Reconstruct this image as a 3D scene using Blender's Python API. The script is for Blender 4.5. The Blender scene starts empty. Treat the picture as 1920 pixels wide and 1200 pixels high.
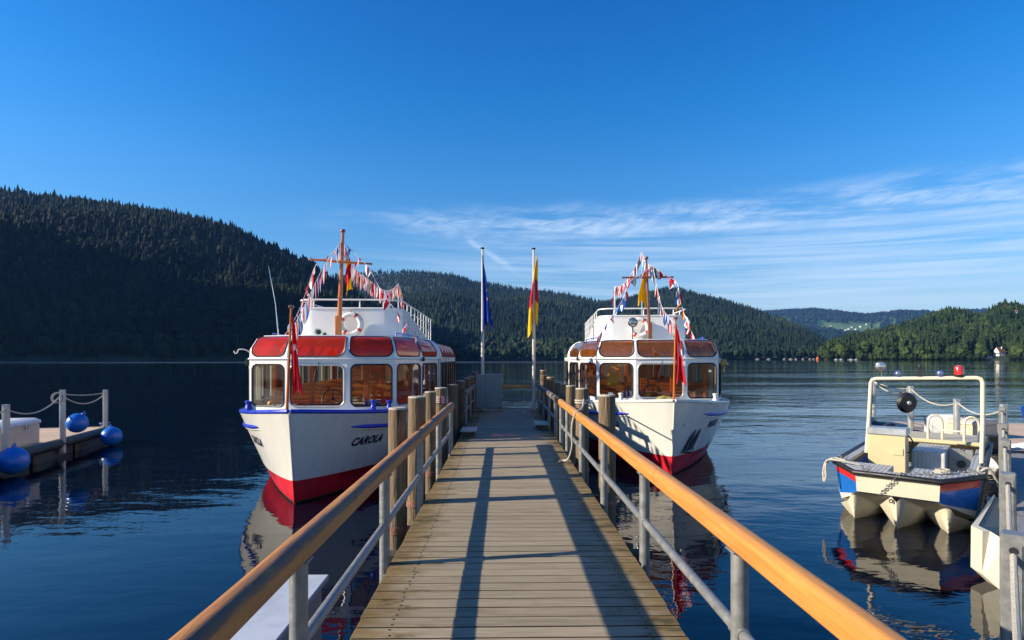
import bpy, bmesh, math, random
import numpy as np
from mathutils import Vector, Matrix, noise
random.seed(7)
R = math.radians
scene = bpy.context.scene
COL = scene.collection

# ------------------------------------------------------------------ camera
HC = 2.6
F = 1070.0
cam_d = bpy.data.cameras.new("camera")
cam = bpy.data.objects.new("camera", cam_d)
COL.objects.link(cam)
scene.camera = cam
cam.location = (0, 0, HC)
cam.rotation_euler = (R(90), 0, -17 / F)
cam_d.sensor_width = 36
cam_d.lens = 36 * F / 1920
cam_d.shift_y = 71 / 1920
cam_d.clip_start = 0.05
cam_d.clip_end = 40000

# ------------------------------------------------------------------ sun and sky
LD = Vector((2.25, 0.34, -1.0)).normalized()       # direction the sunlight travels
sun_d = bpy.data.lights.new("sun", 'SUN')
sun = bpy.data.objects.new("sun", sun_d)
COL.objects.link(sun)
sun.rotation_euler = LD.to_track_quat('-Z', 'Y').to_euler()
sun_d.energy = 5.0
sun_d.angle = R(0.5)
sun_d.color = (1.0, 0.885, 0.70)
SUN_EL = math.asin(-LD.z)
SUN_AZ = math.atan2(-LD.x, -LD.y)                  # clockwise from +Y
scene.view_settings.view_transform = 'Standard'
scene.view_settings.look = 'None'
scene.view_settings.exposure = 0.86
scene.view_settings.gamma = 1.0

world = bpy.data.worlds.new("World")
scene.world = world
world.use_nodes = True
wt = world.node_tree
wt.nodes.clear()
def wn(t, **k):
    n = wt.nodes.new(t)
    for a, b in k.items(): setattr(n, a, b)
    return n
def wm(op, a, b=None, c=None):
    n = wn('ShaderNodeMath', operation=op)
    for i, v in enumerate((a, b, c)):
        if v is None: continue
        if isinstance(v, (int, float)): n.inputs[i].default_value = v
        else: wt.links.new(v, n.inputs[i])
    return n.outputs[0]
def wramp(v, a, b, c=0.0, d=1.0):
    n = wn('ShaderNodeMapRange', interpolation_type='SMOOTHSTEP')
    wt.links.new(v, n.inputs[0])
    n.inputs[1].default_value = a; n.inputs[2].default_value = b
    n.inputs[3].default_value = c; n.inputs[4].default_value = d
    return n.outputs[0]
sky = wn('ShaderNodeTexSky', sky_type='NISHITA')
sky.sun_disc = False
sky.sun_elevation = SUN_EL
sky.sun_rotation = SUN_AZ
sky.altitude = 850
sky.air_density = 1.0
sky.dust_density = 0.35
sky.ozone_density = 2.2
hs = wn('ShaderNodeHueSaturation')
hs.inputs['Saturation'].default_value = 1.4
hs.inputs['Value'].default_value = 1.0
wt.links.new(sky.outputs[0], hs.inputs['Color'])
tc = wn('ShaderNodeTexCoord')
sx = wn('ShaderNodeSeparateXYZ')
wt.links.new(tc.outputs['Generated'], sx.inputs[0])
az = wm('ARCTAN2', sx.outputs[0], sx.outputs[1])
el = wm('ARCSINE', sx.outputs[2])
def wnoise(kx, ky, off, tilt, detail=8, rough=0.6, dist=0.4):
    c = wn('ShaderNodeCombineXYZ')
    wt.links.new(wm('MULTIPLY', az, kx), c.inputs[0])
    e2 = wm('ADD', wm('MULTIPLY', el, ky), wm('MULTIPLY', az, tilt))
    wt.links.new(e2, c.inputs[1])
    c.inputs[2].default_value = off
    n = wn('ShaderNodeTexNoise')
    n.inputs['Scale'].default_value = 1.0
    n.inputs['Detail'].default_value = detail
    n.inputs['Roughness'].default_value = rough
    n.inputs['Distortion'].default_value = dist
    wt.links.new(c.outputs[0], n.inputs['Vector'])
    return n.outputs[0]
# the wispy bank of cirrus
wob = wm('MULTIPLY', wm('SUBTRACT', wnoise(3, 0, 2.2, 0, 2), 0.5), 0.05)
dband = wm('ABSOLUTE', wm('SUBTRACT', wm('ADD', el, wob), 0.230))
band = wramp(dband, 0.0, 0.046, 1.0, 0.0)
band = wm('MULTIPLY', band, wramp(az, -0.42, 0.08, 0.0, 1.0))
b1 = wm('MULTIPLY', wramp(wnoise(6, 44, 6.3, 3), 0.32, 0.68), band)
b1 = wm('MULTIPLY', b1, wramp(wnoise(30, 95, 9.0, -18, 6), 0.3, 0.62, 0.35, 1.0))
# veil of flat streaks beneath
veil = wm('MULTIPLY', wramp(el, 0.0, 0.08), wramp(el, 0.17, 0.245, 1.0, 0.0))
veil = wm('MULTIPLY', veil, wramp(az, -0.42, 0.25))
b2 = wm('MULTIPLY', wramp(wnoise(2.6, 75, 1.0, 2), 0.28, 0.74), veil)
# a spreading old contrail
u = wm('SUBTRACT', az, -0.072)
tline = wm('SUBTRACT', el, wm('SUBTRACT', 0.210, wm('MULTIPLY', u, 0.62)))
ct = wm('MULTIPLY', wramp(wm('ABSOLUTE', tline), 0.0, 0.010, 1.0, 0.0),
        wm('MULTIPLY', wramp(u, 0.0, 0.02), wramp(u, 0.07, 0.105, 1.0, 0.0)))
ct = wm('MULTIPLY', ct, wramp(wnoise(40, 60, 3.0, 0), 0.3, 0.6, 0.3, 1.0))
cm = wm('ADD', wm('MULTIPLY', b1, 0.55), wm('MULTIPLY', b2, 0.58))
cm = wm('ADD', cm, wm('MULTIPLY', ct, 0.32))
cm = wm('MINIMUM', cm, 0.8)
mixc = wn('ShaderNodeMix', data_type='RGBA')
wt.links.new(cm, mixc.inputs['Factor'])
# clean mountain air: the upper sky is a deeper blue
tr_ = wn('ShaderNodeValToRGB')
els = ((0.0, (.90, .87, .87)), (0.06, (.90, .87, .88)), (0.19, (.95, 1.12, 1.22)), (0.265, (.54, 1.10, 1.29)), (0.36, (.35, .97, 1.31)), (1.0, (.32, .88, 1.2)))
cr = tr_.color_ramp
cr.elements[0].position = 0; cr.elements[0].color = (.90 / 1.4, .87 / 1.4, .87 / 1.4, 1)
cr.elements[1].position = 1; cr.elements[1].color = (.32 / 1.4, .88 / 1.4, 1.2 / 1.4, 1)
for p_, c_ in els[1:-1]:
    e_ = cr.elements.new(p_); e_.color = (c_[0] / 1.4, c_[1] / 1.4, c_[2] / 1.4, 1)
wt.links.new(wm('DIVIDE', el, 1.5708), tr_.inputs[0])
v1 = wn('ShaderNodeVectorMath', operation='SCALE'); wt.links.new(tr_.outputs[0], v1.inputs[0]); v1.inputs['Scale'].default_value = 1.4
v2_ = wn('ShaderNodeVectorMath', operation='MULTIPLY'); wt.links.new(v1.outputs[0], v2_.inputs[0]); wt.links.new(hs.outputs[0], v2_.inputs[1])
wt.links.new(v2_.outputs[0], mixc.inputs['A'])
mixc.inputs['B'].default_value = (5.4, 6.4, 7.6, 1)
bg = wn('ShaderNodeBackground')
bg.inputs['Strength'].default_value = 0.088
wt.links.new(mixc.outputs['Result'], bg.inputs['Color'])
wo = wn('ShaderNodeOutputWorld')
wt.links.new(bg.outputs[0], wo.inputs['Surface'])

# ------------------------------------------------------------------ helpers
def at(px, d, z=None, py=None):
    """world point seen at pixel column px at depth d"""
    X = d * (px - 943) / F
    Y = d - 0.0159 * X
    if z is None: z = HC + (671 - py) * d / F
    return Vector((X, Y, z))
def ground(px, py, z):
    d = (HC - z) * F / (py - 671)
    return at(px, d, z)

def nt(m):
    m.use_nodes = True
    t = m.node_tree
    b = t.nodes['Principled BSDF']
    return t, b
MATS = {}
def mat(name, col, rough=0.5, metal=0.0, var=0.12, vscale=6.0, bump=0.0, bscale=40.0, spec=0.5, stretch=None, coat=0.0, dirt=None, tint=False, crack=None):
    if name in MATS: return MATS[name]
    m = bpy.data.materials.new(name)
    t, b = nt(m)
    N, L = t.nodes, t.links
    co = N.new('ShaderNodeTexCoord')
    src = co.outputs['Object']
    if stretch:
        mp = N.new('ShaderNodeMapping'); mp.inputs['Scale'].default_value = stretch
        L.new(src, mp.inputs[0]); src = mp.outputs[0]
    nz = N.new('ShaderNodeTexNoise'); nz.inputs['Scale'].default_value = vscale; nz.inputs['Detail'].default_value = 7; nz.inputs['Roughness'].default_value = 0.62
    L.new(src, nz.inputs['Vector'])
    mr = N.new('ShaderNodeMapRange'); mr.inputs[1].default_value = 0.3; mr.inputs[2].default_value = 0.7
    mr.inputs[3].default_value = 1 - var; mr.inputs[4].default_value = 1 + var
    L.new(nz.outputs[0], mr.inputs[0])
    fac = mr.outputs[0]
    if tint:
        at_ = N.new('ShaderNodeAttribute'); at_.attribute_name = 'tint'
        mm = N.new('ShaderNodeMath'); mm.operation = 'MULTIPLY'
        L.new(fac, mm.inputs[0]); L.new(at_.outputs['Fac'], mm.inputs[1]); fac = mm.outputs[0]
    mx = N.new('ShaderNodeVectorMath'); mx.operation = 'SCALE'
    mx.inputs[0].default_value = col[:3]
    L.new(fac, mx.inputs['Scale'])
    out = mx.outputs[0]
    if dirt:
        n2 = N.new('ShaderNodeTexNoise'); n2.inputs['Scale'].default_value = dirt[1]; n2.inputs['Detail'].default_value = 9; n2.inputs['Roughness'].default_value = 0.7
        L.new(src, n2.inputs['Vector'])
        r2 = N.new('ShaderNodeMapRange'); r2.inputs[1].default_value = dirt[2]; r2.inputs[2].default_value = dirt[2] + 0.16
        L.new(n2.outputs[0], r2.inputs[0])
        mi = N.new('ShaderNodeMix'); mi.data_type = 'RGBA'
        L.new(r2.outputs[0], mi.inputs['Factor']); L.new(out, mi.inputs['A']); mi.inputs['B'].default_value = (*dirt[0], 1)
        out = mi.outputs['Result']
    if crack:
        mpc = N.new('ShaderNodeMapping'); mpc.inputs['Scale'].default_value = crack[1]; L.new(co.outputs['Object'], mpc.inputs[0])
        nc = N.new('ShaderNodeTexNoise'); nc.inputs['Scale'].default_value = 1.0; nc.inputs['Detail'].default_value = 4; nc.inputs['Distortion'].default_value = .5
        L.new(mpc.outputs[0], nc.inputs['Vector'])
        rc = N.new('ShaderNodeMapRange'); rc.inputs[1].default_value = crack[2]; rc.inputs[2].default_value = crack[2] + .045
        L.new(nc.outputs[0], rc.inputs[0])
        mc = N.new('ShaderNodeMix'); mc.data_type = 'RGBA'
        L.new(rc.outputs[0], mc.inputs['Factor']); L.new(out, mc.inputs['A']); mc.inputs['B'].default_value = (*crack[0], 1)
        out = mc.outputs['Result']
    L.new(out, b.inputs['Base Color'])
    b.inputs['Roughness'].default_value = rough
    b.inputs['Metallic'].default_value = metal
    b.inputs['Specular IOR Level'].default_value = spec
    if coat: b.inputs['Coat Weight'].default_value = coat
    if bump:
        n3 = N.new('ShaderNodeTexNoise'); n3.inputs['Scale'].default_value = bscale; n3.inputs['Detail'].default_value = 5
        L.new(src, n3.inputs['Vector'])
        bp = N.new('ShaderNodeBump'); bp.inputs['Strength'].default_value = bump; bp.inputs['Distance'].default_value = 0.02
        L.new(n3.outputs[0], bp.inputs['Height']); L.new(bp.outputs[0], b.inputs['Normal'])
    rv = N.new('ShaderNodeMapRange'); rv.inputs[1].default_value = 0.3; rv.inputs[2].default_value = 0.7
    rv.inputs[3].default_value = max(0.02, rough * 0.75); rv.inputs[4].default_value = min(1, rough * 1.25)
    L.new(nz.outputs[0], rv.inputs[0]); L.new(rv.outputs[0], b.inputs['Roughness'])
    MATS[name] = m
    return m

def glass(name, tint, refl=1.0, diff=None, dw=0.0, rough=0.02):
    """thin pane: see-through tinted film plus fresnel reflection"""
    if name in MATS: return MATS[name]
    m = bpy.data.materials.new(name); m.use_nodes = True
    t = m.node_tree; t.nodes.clear(); N, L = t.nodes, t.links
    tr = N.new('ShaderNodeBsdfTransparent'); tr.inputs[0].default_value = (*tint, 1)
    gl = N.new('ShaderNodeBsdfGlossy'); gl.inputs['Roughness'].default_value = rough
    src = tr.outputs[0]
    if diff:
        df = N.new('ShaderNodeBsdfDiffuse'); df.inputs[0].default_value = (*diff, 1)
        tl = N.new('ShaderNodeBsdfTranslucent'); tl.inputs[0].default_value = (*diff, 1)
        a = N.new('ShaderNodeMixShader'); a.inputs[0].default_value = 0.5
        L.new(df.outputs[0], a.inputs[1]); L.new(tl.outputs[0], a.inputs[2])
        c = N.new('ShaderNodeMixShader'); c.inputs[0].default_value = dw
        L.new(src, c.inputs[1]); L.new(a.outputs[0], c.inputs[2]); src = c.outputs[0]
    lw = N.new('ShaderNodeLayerWeight'); lw.inputs[0].default_value = .5
    p5 = N.new('ShaderNodeMath'); p5.operation = 'POWER'; L.new(lw.outputs['Facing'], p5.inputs[0]); p5.inputs[1].default_value = 4.0
    fr = N.new('ShaderNodeMath'); fr.operation = 'MULTIPLY_ADD'; L.new(p5.outputs[0], fr.inputs[0]); fr.inputs[1].default_value = .9; fr.inputs[2].default_value = .06
    co = N.new('ShaderNodeTexCoord'); nz = N.new('ShaderNodeTexNoise'); nz.inputs['Scale'].default_value = 1.6
    L.new(co.outputs['Object'], nz.inputs['Vector'])
    bp = N.new('ShaderNodeBump'); bp.inputs['Strength'].default_value = 0.08; bp.inputs['Distance'].default_value = 0.05
    L.new(nz.outputs[0], bp.inputs['Height']); L.new(bp.outputs[0], gl.inputs['Normal'])
    mu = N.new('ShaderNodeMath'); mu.operation = 'MULTIPLY'; mu.inputs[1].default_value = refl; mu.use_clamp = True
    L.new(fr.outputs[0], mu.inputs[0])
    mx = N.new('ShaderNodeMixShader')
    L.new(mu.outputs[0], mx.inputs[0]); L.new(src, mx.inputs[1]); L.new(gl.outputs[0], mx.inputs[2])
    o = N.new('ShaderNodeOutputMaterial'); L.new(mx.outputs[0], o.inputs[0])
    MATS[name] = m
    return m

class MB:
    def __init__(s): s.v = []; s.f = []; s.m = []; s.t = []
    def add(s, vs, fs, mi=0, tint=1.0):
        o = len(s.v); s.v += [tuple(v) for v in vs]; s.t += [tint] * len(vs)
        for f in fs: s.f.append(tuple(i + o for i in f)); s.m.append(mi)
        return s
    def box(s, x0, x1, y0, y1, z0, z1, mi=0, M=None, tint=1.0):
        vs = [Vector((x, y, z)) for z in (z0, z1) for y in (y0, y1) for x in (x0, x1)]
        if M is not None: vs = [M @ v for v in vs]
        return s.add(vs, [(0, 2, 3, 1), (4, 5, 7, 6), (0, 1, 5, 4), (2, 6, 7, 3), (0, 4, 6, 2), (1, 3, 7, 5)], mi, tint)
    def rbox(s, x0, x1, y0, y1, z0, z1, b=0.02, mi=0, M=None, tint=1.0):
        """box with chamfered edges"""
        vs = []; idx = {}
        X = (x0, x1); Y = (y0, y1); Z = (z0, z1)
        def V(a, c, d, ax):
            k = (a, c, d, ax)
            if k not in idx:
                p = [X[a], Y[c], Z[d]]
                for i, q in enumerate((a, c, d)):
                    if i != ax: p[i] += b if q == 0 else -b
                idx[k] = len(vs); vs.append(Vector(p))
            return idx[k]
        fs = []
        for ax in range(3):
            o = [i for i in range(3) if i != ax]
            for q in (0, 1):
                loop = []
                for (a, c) in ((0, 0), (1, 0), (1, 1), (0, 1)):
                    k = [0, 0, 0]; k[ax] = q; k[o[0]] = a; k[o[1]] = c
                    loop.append(V(*k, ax))
                if (q == 0) ^ (ax == 1): loop = loop[::-1]
                fs.append(loop)
        for ax in range(3):       # edges parallel to ax
            o = [i for i in range(3) if i != ax]
            for a in (0, 1):
                for c in (0, 1):
                    k0 = [0, 0, 0]; k1 = [0, 0, 0]
                    k0[ax] = 0; k1[ax] = 1
                    for k in (k0, k1): k[o[0]] = a; k[o[1]] = c
                    fs.append([V(*k0, o[0]), V(*k1, o[0]), V(*k1, o[1]), V(*k0, o[1])])
        for a in (0, 1):
            for c in (0, 1):
                for d in (0, 1): fs.append([V(a, c, d, 0), V(a, c, d, 1), V(a, c, d, 2)])
        if M is not None: vs = [M @ v for v in vs]
        return s.add(vs, fs, mi, tint)
    def tube(s, pts, r, n=10, mi=0, cap=True, tint=1.0, squash=None):
        pts = [Vector(p) for p in pts]
        rs = r if isinstance(r, (list, tuple)) else [r] * len(pts)
        up = Vector((0, 0, 1)); rings = []
        prev = None
        for i, p in enumerate(pts):
            d = (pts[min(i + 1, len(pts) - 1)] - pts[max(i - 1, 0)])
            if d.length < 1e-9: d = Vector((0, 0, 1))
            d.normalize()
            if prev is None:
                a = d.cross(up)
                if a.length < 1e-3: a = d.cross(Vector((0, 1, 0)))
            else:
                a = prev - d * prev.dot(d)
            a.normalize(); prev = a; b = d.cross(a)
            rings.append([p + (a * math.cos(2 * math.pi * k / n) + b * math.sin(2 * math.pi * k / n)) * rs[i] for k in range(n)])
        vs = [v for g in rings for v in g]; fs = []
        for i in range(len(pts) - 1):
            for k in range(n):
                fs.append((i * n + k, i * n + (k + 1) % n, (i + 1) * n + (k + 1) % n, (i + 1) * n + k))
        if cap:
            fs.append(tuple(range(n))[::-1]); o = (len(pts) - 1) * n; fs.append(tuple(range(o, o + n)))
        return s.add(vs, fs, mi, tint)
    def lathe(s, prof, n=20, mi=0, M=None, tint=1.0):
        """prof: (r,z)"""
        vs = [Vector((r * math.cos(2 * math.pi * k / n), r * math.sin(2 * math.pi * k / n), z)) for r, z in prof for k in range(n)]
        fs = []
        for i in range(len(prof) - 1):
            for k in range(n): fs.append((i * n + k, i * n + (k + 1) % n, (i + 1) * n + (k + 1) % n, (i + 1) * n + k))
        fs.append(tuple(range(n))[::-1]); o = (len(prof) - 1) * n; fs.append(tuple(range(o, o + n)))
        if M is not None: vs = [M @ v for v in vs]
        return s.add(vs, fs, mi, tint)
    def sphere(s, c, r, n=16, mi=0, sz=1.0, M=None):
        prof = [(max(1e-4, r * math.sin(math.pi * i / n)), -r * sz * math.cos(math.pi * i / n)) for i in range(n + 1)]
        T = Matrix.Translation(Vector(c)); T = T if M is None else T @ M
        return s.lathe(prof, n * 2, mi, T)
    def torus(s, c, Rr, r, M=None, n=32, m=10, mi=0, a0=0, a1=2 * math.pi, mifn=None):
        T = Matrix.Translation(Vector(c)); T = T if M is None else T @ M
        vs = []; 
        for i in range(n):
            a = 2 * math.pi * i / n
            for j in range(m):
                b = 2 * math.pi * j / m
                vs.append(T @ Vector(((Rr + r * math.cos(b)) * math.cos(a), (Rr + r * math.cos(b)) * math.sin(a), r * math.sin(b))))
        o = len(s.v); s.v += [tuple(v) for v in vs]; s.t += [1.0] * len(vs)
        for i in range(n):
            for j in range(m):
                s.f.append((o + i * m + j, o + ((i + 1) % n) * m + j, o + ((i + 1) % n) * m + (j + 1) % m, o + i * m + (j + 1) % m))
                s.m.append(mifn(i / n) if mifn else mi)
        return s
    def grid(s, fn, nu, nv, mi=0, closed_u=False):
        vs = [fn(i / nu, j / nv) for j in range(nv + 1) for i in range(nu + 1)]
        fs = [(j * (nu + 1) + i, j * (nu + 1) + i + 1, (j + 1) * (nu + 1) + i + 1, (j + 1) * (nu + 1) + i) for j in range(nv) for i in range(nu)]
        return s.add(vs, fs, mi)
    def prism(s, poly, z0, z1, mi=0, M=None, tint=1.0):
        n = len(poly)
        vs = [Vector((p[0], p[1], z0)) for p in poly] + [Vector((p[0], p[1], z1)) for p in poly]
        if M is not None: vs = [M @ v for v in vs]
        fs = [tuple(range(n))[::-1], tuple(range(n, 2 * n))] + [(i, (i + 1) % n, n + (i + 1) % n, n + i) for i in range(n)]
        return s.add(vs, fs, mi, tint)
    def build(s, name, mats, parent=None, smooth=35, bevel=0, weld=True):
        me = bpy.data.meshes.new(name)
        me.from_pydata(s.v, [], s.f)
        if not isinstance(mats, (list, tuple)): mats = [mats]
        for m in mats: me.materials.append(m)
        me.polygons.foreach_set('material_index', s.m)
        if any(t != 1.0 for t in s.t) or any(m.name.startswith('plank') for m in mats):
            a = me.attributes.new('tint', 'FLOAT', 'POINT'); a.data.foreach_set('value', s.t)
        bm = bmesh.new(); bm.from_mesh(me)
        bmesh.ops.recalc_face_normals(bm, faces=bm.faces)
        bm.to_mesh(me); bm.free()
        if smooth:
            me.polygons.foreach_set('use_smooth', [True] * len(me.polygons))
            me.set_sharp_from_angle(angle=R(smooth))
        o = bpy.data.objects.new(name, me); COL.objects.link(o)
        if parent is not None: o.parent = parent
        if bevel:
            b = o.modifiers.new('bevel', 'BEVEL'); b.width = bevel; b.segments = 2; b.limit_method = 'ANGLE'; b.angle_limit = R(40)
        return o

def tag(o, label=None, cat=None, group=None, kind=None):
    if label: o['label'] = label
    if cat: o['category'] = cat
    if group: o['group'] = group
    if kind: o['kind'] = kind
    return o
def empty(name, loc=(0, 0, 0), rz=0.0):
    o = bpy.data.objects.new(name, None); COL.objects.link(o)
    o.location = loc; o.rotation_euler = (0, 0, rz); o.empty_display_size = 0.3
    return o
def copy_tree(o, parent=None):
    c = o.copy(); COL.objects.link(c)
    if parent is not None: c.parent = parent
    for ch in list(o.children): copy_tree(ch, c)
    return c
def frame_to(d):
    """rotation turning +Z to direction d"""
    return Vector(d).to_track_quat('Z', 'Y').to_matrix().to_4x4()
def catenary(a, b, sag, n=12):
    a = Vector(a); b = Vector(b)
    return [a.lerp(b, i / n) - Vector((0, 0, sag * 4 * (i / n) * (1 - i / n))) for i in range(n + 1)]
# ------------------------------------------------------------------ water
def water_mat():
    m = bpy.data.materials.new('lake_water'); t, b = nt(m); N, L = t.nodes, t.links
    b.inputs['Base Color'].default_value = (0.0008, 0.0035, 0.012, 1)
    b.inputs['Roughness'].default_value = 0.015
    b.inputs['IOR'].default_value = 1.43
    co = N.new('ShaderNodeTexCoord')
    def mathn(op, a, c):
        n = N.new('ShaderNodeMath'); n.operation = op
        for i, v in enumerate((a, c)):
            if isinstance(v, (int, float)): n.inputs[i].default_value = v
            else: L.new(v, n.inputs[i])
        return n.outputs[0]
    def nz(sc, stretch, rot, det=3, dist=0.0):
        mp = N.new('ShaderNodeMapping'); mp.inputs['Scale'].default_value = stretch; mp.inputs['Rotation'].default_value = (0, 0, rot)
        L.new(co.outputs['Object'], mp.inputs[0])
        n = N.new('ShaderNodeTexNoise'); n.inputs['Scale'].default_value = sc; n.inputs['Detail'].default_value = det; n.inputs['Distortion'].default_value = dist
        L.new(mp.outputs[0], n.inputs['Vector']); return n.outputs[0]
    def mr(v, a, c, d, e):
        n = N.new('ShaderNodeMapRange'); n.inputs[1].default_value = a; n.inputs[2].default_value = c; n.inputs[3].default_value = d; n.inputs[4].default_value = e
        n.interpolation_type = 'SMOOTHSTEP'
        L.new(v, n.inputs[0]); return n.outputs[0]
    big = nz(0.8, (0.42, 1.0, 1), 0.2, 2, 0.3)
    mid = nz(2.6, (0.45, 1.0, 1), -0.15, 3, 0.4)
    fin = nz(9.0, (0.55, 1.0, 1), 0.3, 2)
    patch = nz(0.05, (0.35, 1.6, 1), 0.15, 3)
    pm = mr(patch, 0.40, 0.62, 0.35, 1.3)
    sep = N.new('ShaderNodeSeparateXYZ'); L.new(co.outputs['Object'], sep.inputs[0])
    right = mr(sep.outputs[0], -3.0, 8.0, 0.8, 1.0)        # the bay is stiller on the lee side
    amp = mathn('MULTIPLY', pm, right)
    h = mathn('ADD', mathn('MULTIPLY', big, 0.046), mathn('ADD', mathn('MULTIPLY', mid, 0.017), mathn('MULTIPLY', fin, 0.0028)))
    h = mathn('MULTIPLY', h, amp)
    bp = N.new('ShaderNodeBump'); bp.inputs['Strength'].default_value = 1.0; bp.inputs['Distance'].default_value = 1.0
    L.new(h, bp.inputs['Height']); L.new(bp.outputs[0], b.inputs['Normal'])
    # thin wind-ruffled line in front of the far shore
    ln = mathn('MULTIPLY', mr(sep.outputs[1], 285, 292, 0, 1), mr(sep.outputs[1], 392, 405, 1, 0))
    ln = mathn('MULTIPLY', ln, mr(sep.outputs[0], 20, 160, 1, 0))
    L.new(mr(ln, 0, 1, 0.015, 0.75), b.inputs['Roughness'])
    return m
w = MB(); S = 9000
w.add([(-S, -60, 0), (S, -60, 0), (S, 2 * S, 0), (-S, 2 * S, 0)], [(0, 1, 2, 3)])
water = w.build('water', water_mat(), smooth=0)
tag(water, kind='structure')
b_ = MB(); b_.add([(-S, -400, -6), (S, -400, -6), (S, 2 * S, -6), (-S, 2 * S, -6)], [(0, 1, 2, 3)])
tag(b_.build('lake_bed', mat('mud', (0.05, 0.05, 0.035), 0.9), smooth=0), kind='structure')
# the bank behind the photographer
b_ = MB(); b_.rbox(-400, 400, -400, -6, -5.9, 0.55, 0.3)
tag(b_.build('ground', mat('bank_grass', (0.06, 0.09, 0.03), 0.9, bump=0.3, vscale=0.5), smooth=0), kind='structure')

# ------------------------------------------------------------------ hills and woods
def interp(tab, x):
    if x <= tab[0][0]: return tab[0][1]
    for (a, b), (c, d) in zip(tab, tab[1:]):
        if x <= c:
            k = (x - a) / (c - a); k = k * k * (3 - 2 * k) * 0.5 + k * 0.5
            return b + (d - b) * k
    return tab[-1][1]
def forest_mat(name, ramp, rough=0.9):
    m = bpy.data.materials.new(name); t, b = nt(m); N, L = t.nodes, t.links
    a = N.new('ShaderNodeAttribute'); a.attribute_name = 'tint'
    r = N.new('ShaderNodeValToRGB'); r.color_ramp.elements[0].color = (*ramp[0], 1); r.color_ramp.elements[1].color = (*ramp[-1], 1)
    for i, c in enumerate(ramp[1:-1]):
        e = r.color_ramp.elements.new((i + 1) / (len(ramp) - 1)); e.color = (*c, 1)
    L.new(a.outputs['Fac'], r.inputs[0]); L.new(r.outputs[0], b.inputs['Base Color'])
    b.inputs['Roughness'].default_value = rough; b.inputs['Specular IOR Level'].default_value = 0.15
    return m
rng = np.random.default_rng(5)
def conifer(tiers, sides, h=1.0, rad=0.205, seed=0):
    r = np.random.default_rng(seed); vs = []; fs = []
    vs += [(0.012 * math.cos(a), 0.012 * math.sin(a), -0.15) for a in (0, 2.1, 4.2)] + [(0.008 * math.cos(a), 0.008 * math.sin(a), 0.5) for a in (0, 2.1, 4.2)]
    fs += [(0, 1, 4), (0, 4, 3), (1, 2, 5), (1, 5, 4), (2, 0, 3), (2, 3, 5)]
    for t in range(tiers):
        k = t / tiers
        zb = 0.12 + 0.80 * k; zt = min(1.0, zb + 0.95 / tiers + 0.14)
        rb = rad * (1 - k) ** 0.85 + 0.012
        o = len(vs); ph = r.uniform(0, 6)
        for i in range(sides):
            a = ph + 2 * math.pi * i / sides
            q = rb * (r.uniform(0.75, 1.25) if i % 2 else r.uniform(0.45, 0.8))
            vs.append((q * math.cos(a), q * math.sin(a), zb - (0.035 if i % 2 else -0.02) + r.uniform(-.02, .02)))
        vs.append((r.uniform(-.006, .006), r.uniform(-.006, .006), zt))
        for i in range(sides): fs.append((o + i, o + (i + 1) % sides, o + sides))
    return np.array(vs), np.array(fs)
def broadleaf(seed=0, sub=2, extra=190):
    r = np.random.default_rng(seed)
    bm = bmesh.new(); bmesh.ops.create_icosphere(bm, subdivisions=sub, radius=1)
    off = Vector(r.uniform(-50, 50, 3))
    vs = []
    for v in bm.verts:
        n = noise.fractal(v.co * 1.7 + off, 1.0, 2.0, 3)
        c = v.co * (1 + 0.45 * n)
        vs.append((c.x * 0.30, c.y * 0.30, 0.60 + c.z * 0.40))
    bmesh.ops.triangulate(bm, faces=bm.faces)
    fs = [tuple(v.index for v in f.verts) for f in bm.faces]; bm.free()
    base = list(vs)
    for _ in range(extra):
        p = np.array(base[r.integers(len(base))]); c = np.array((0, 0, .6)); d = p - c
        p = c + d * r.uniform(0.90, 1.22); o = len(vs)
        for k in range(3): vs.append(tuple(p + r.normal(0, 0.050, 3)))
        fs.append((o, o + 1, o + 2))
    o = len(vs)
    vs += [(0.02 * math.cos(a), 0.02 * math.sin(a), -0.15) for a in (0, 2.1, 4.2)] + [(0.015 * math.cos(a), 0.015 * math.sin(a), 0.5) for a in (0, 2.1, 4.2)]
    fs += [(o, o + 1, o + 4), (o, o + 4, o + 3), (o + 1, o + 2, o + 5), (o + 1, o + 5, o + 4), (o + 2, o, o + 3), (o + 2, o + 3, o + 5)]
    return np.array(vs), np.array(fs)
def plant(name, pts, hts, kinds, protos, m, tints, wid=None):
    V = []; Fc = []; T = []; off = 0
    for p, h, k, ti in zip(pts, hts, kinds, tints):
        pv, pf = protos[k]
        a = rng.uniform(0, 6.28); c, s = math.cos(a), math.sin(a)
        wd = h * rng.uniform(0.8, 1.25)
        x = (pv[:, 0] * c - pv[:, 1] * s) * wd + p[0]; y = (pv[:, 0] * s + pv[:, 1] * c) * wd + p[1]; z = pv[:, 2] * h + p[2]
        V.append(np.stack([x, y, z], 1)); Fc.append(pf + off); T.append(np.full(len(pv), ti)); off += len(pv)
    V = np.concatenate(V); Fc = np.concatenate(Fc); T = np.concatenate(T)
    me = bpy.data.meshes.new(name)
    me.vertices.add(len(V)); me.vertices.foreach_set('co', V.astype(np.float32).ravel())
    me.loops.add(len(Fc) * 3); me.loops.foreach_set('vertex_index', Fc.astype(np.int32).ravel())
    me.polygons.add(len(Fc)); me.polygons.foreach_set('loop_start', np.arange(0, len(Fc) * 3, 3, dtype=np.int32))
    me.update(calc_edges=True)
    at_ = me.attributes.new('tint', 'FLOAT', 'POINT'); at_.data.foreach_set('value', T.astype(np.float32))
    me.materials.append(m)
    o = bpy.data.objects.new(name, me); COL.objects.link(o)
    return o
CON = [conifer(6, 8, seed=i) for i in range(4)]
CON2 = [conifer(4, 6, seed=10 + i) for i in range(4)]
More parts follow.
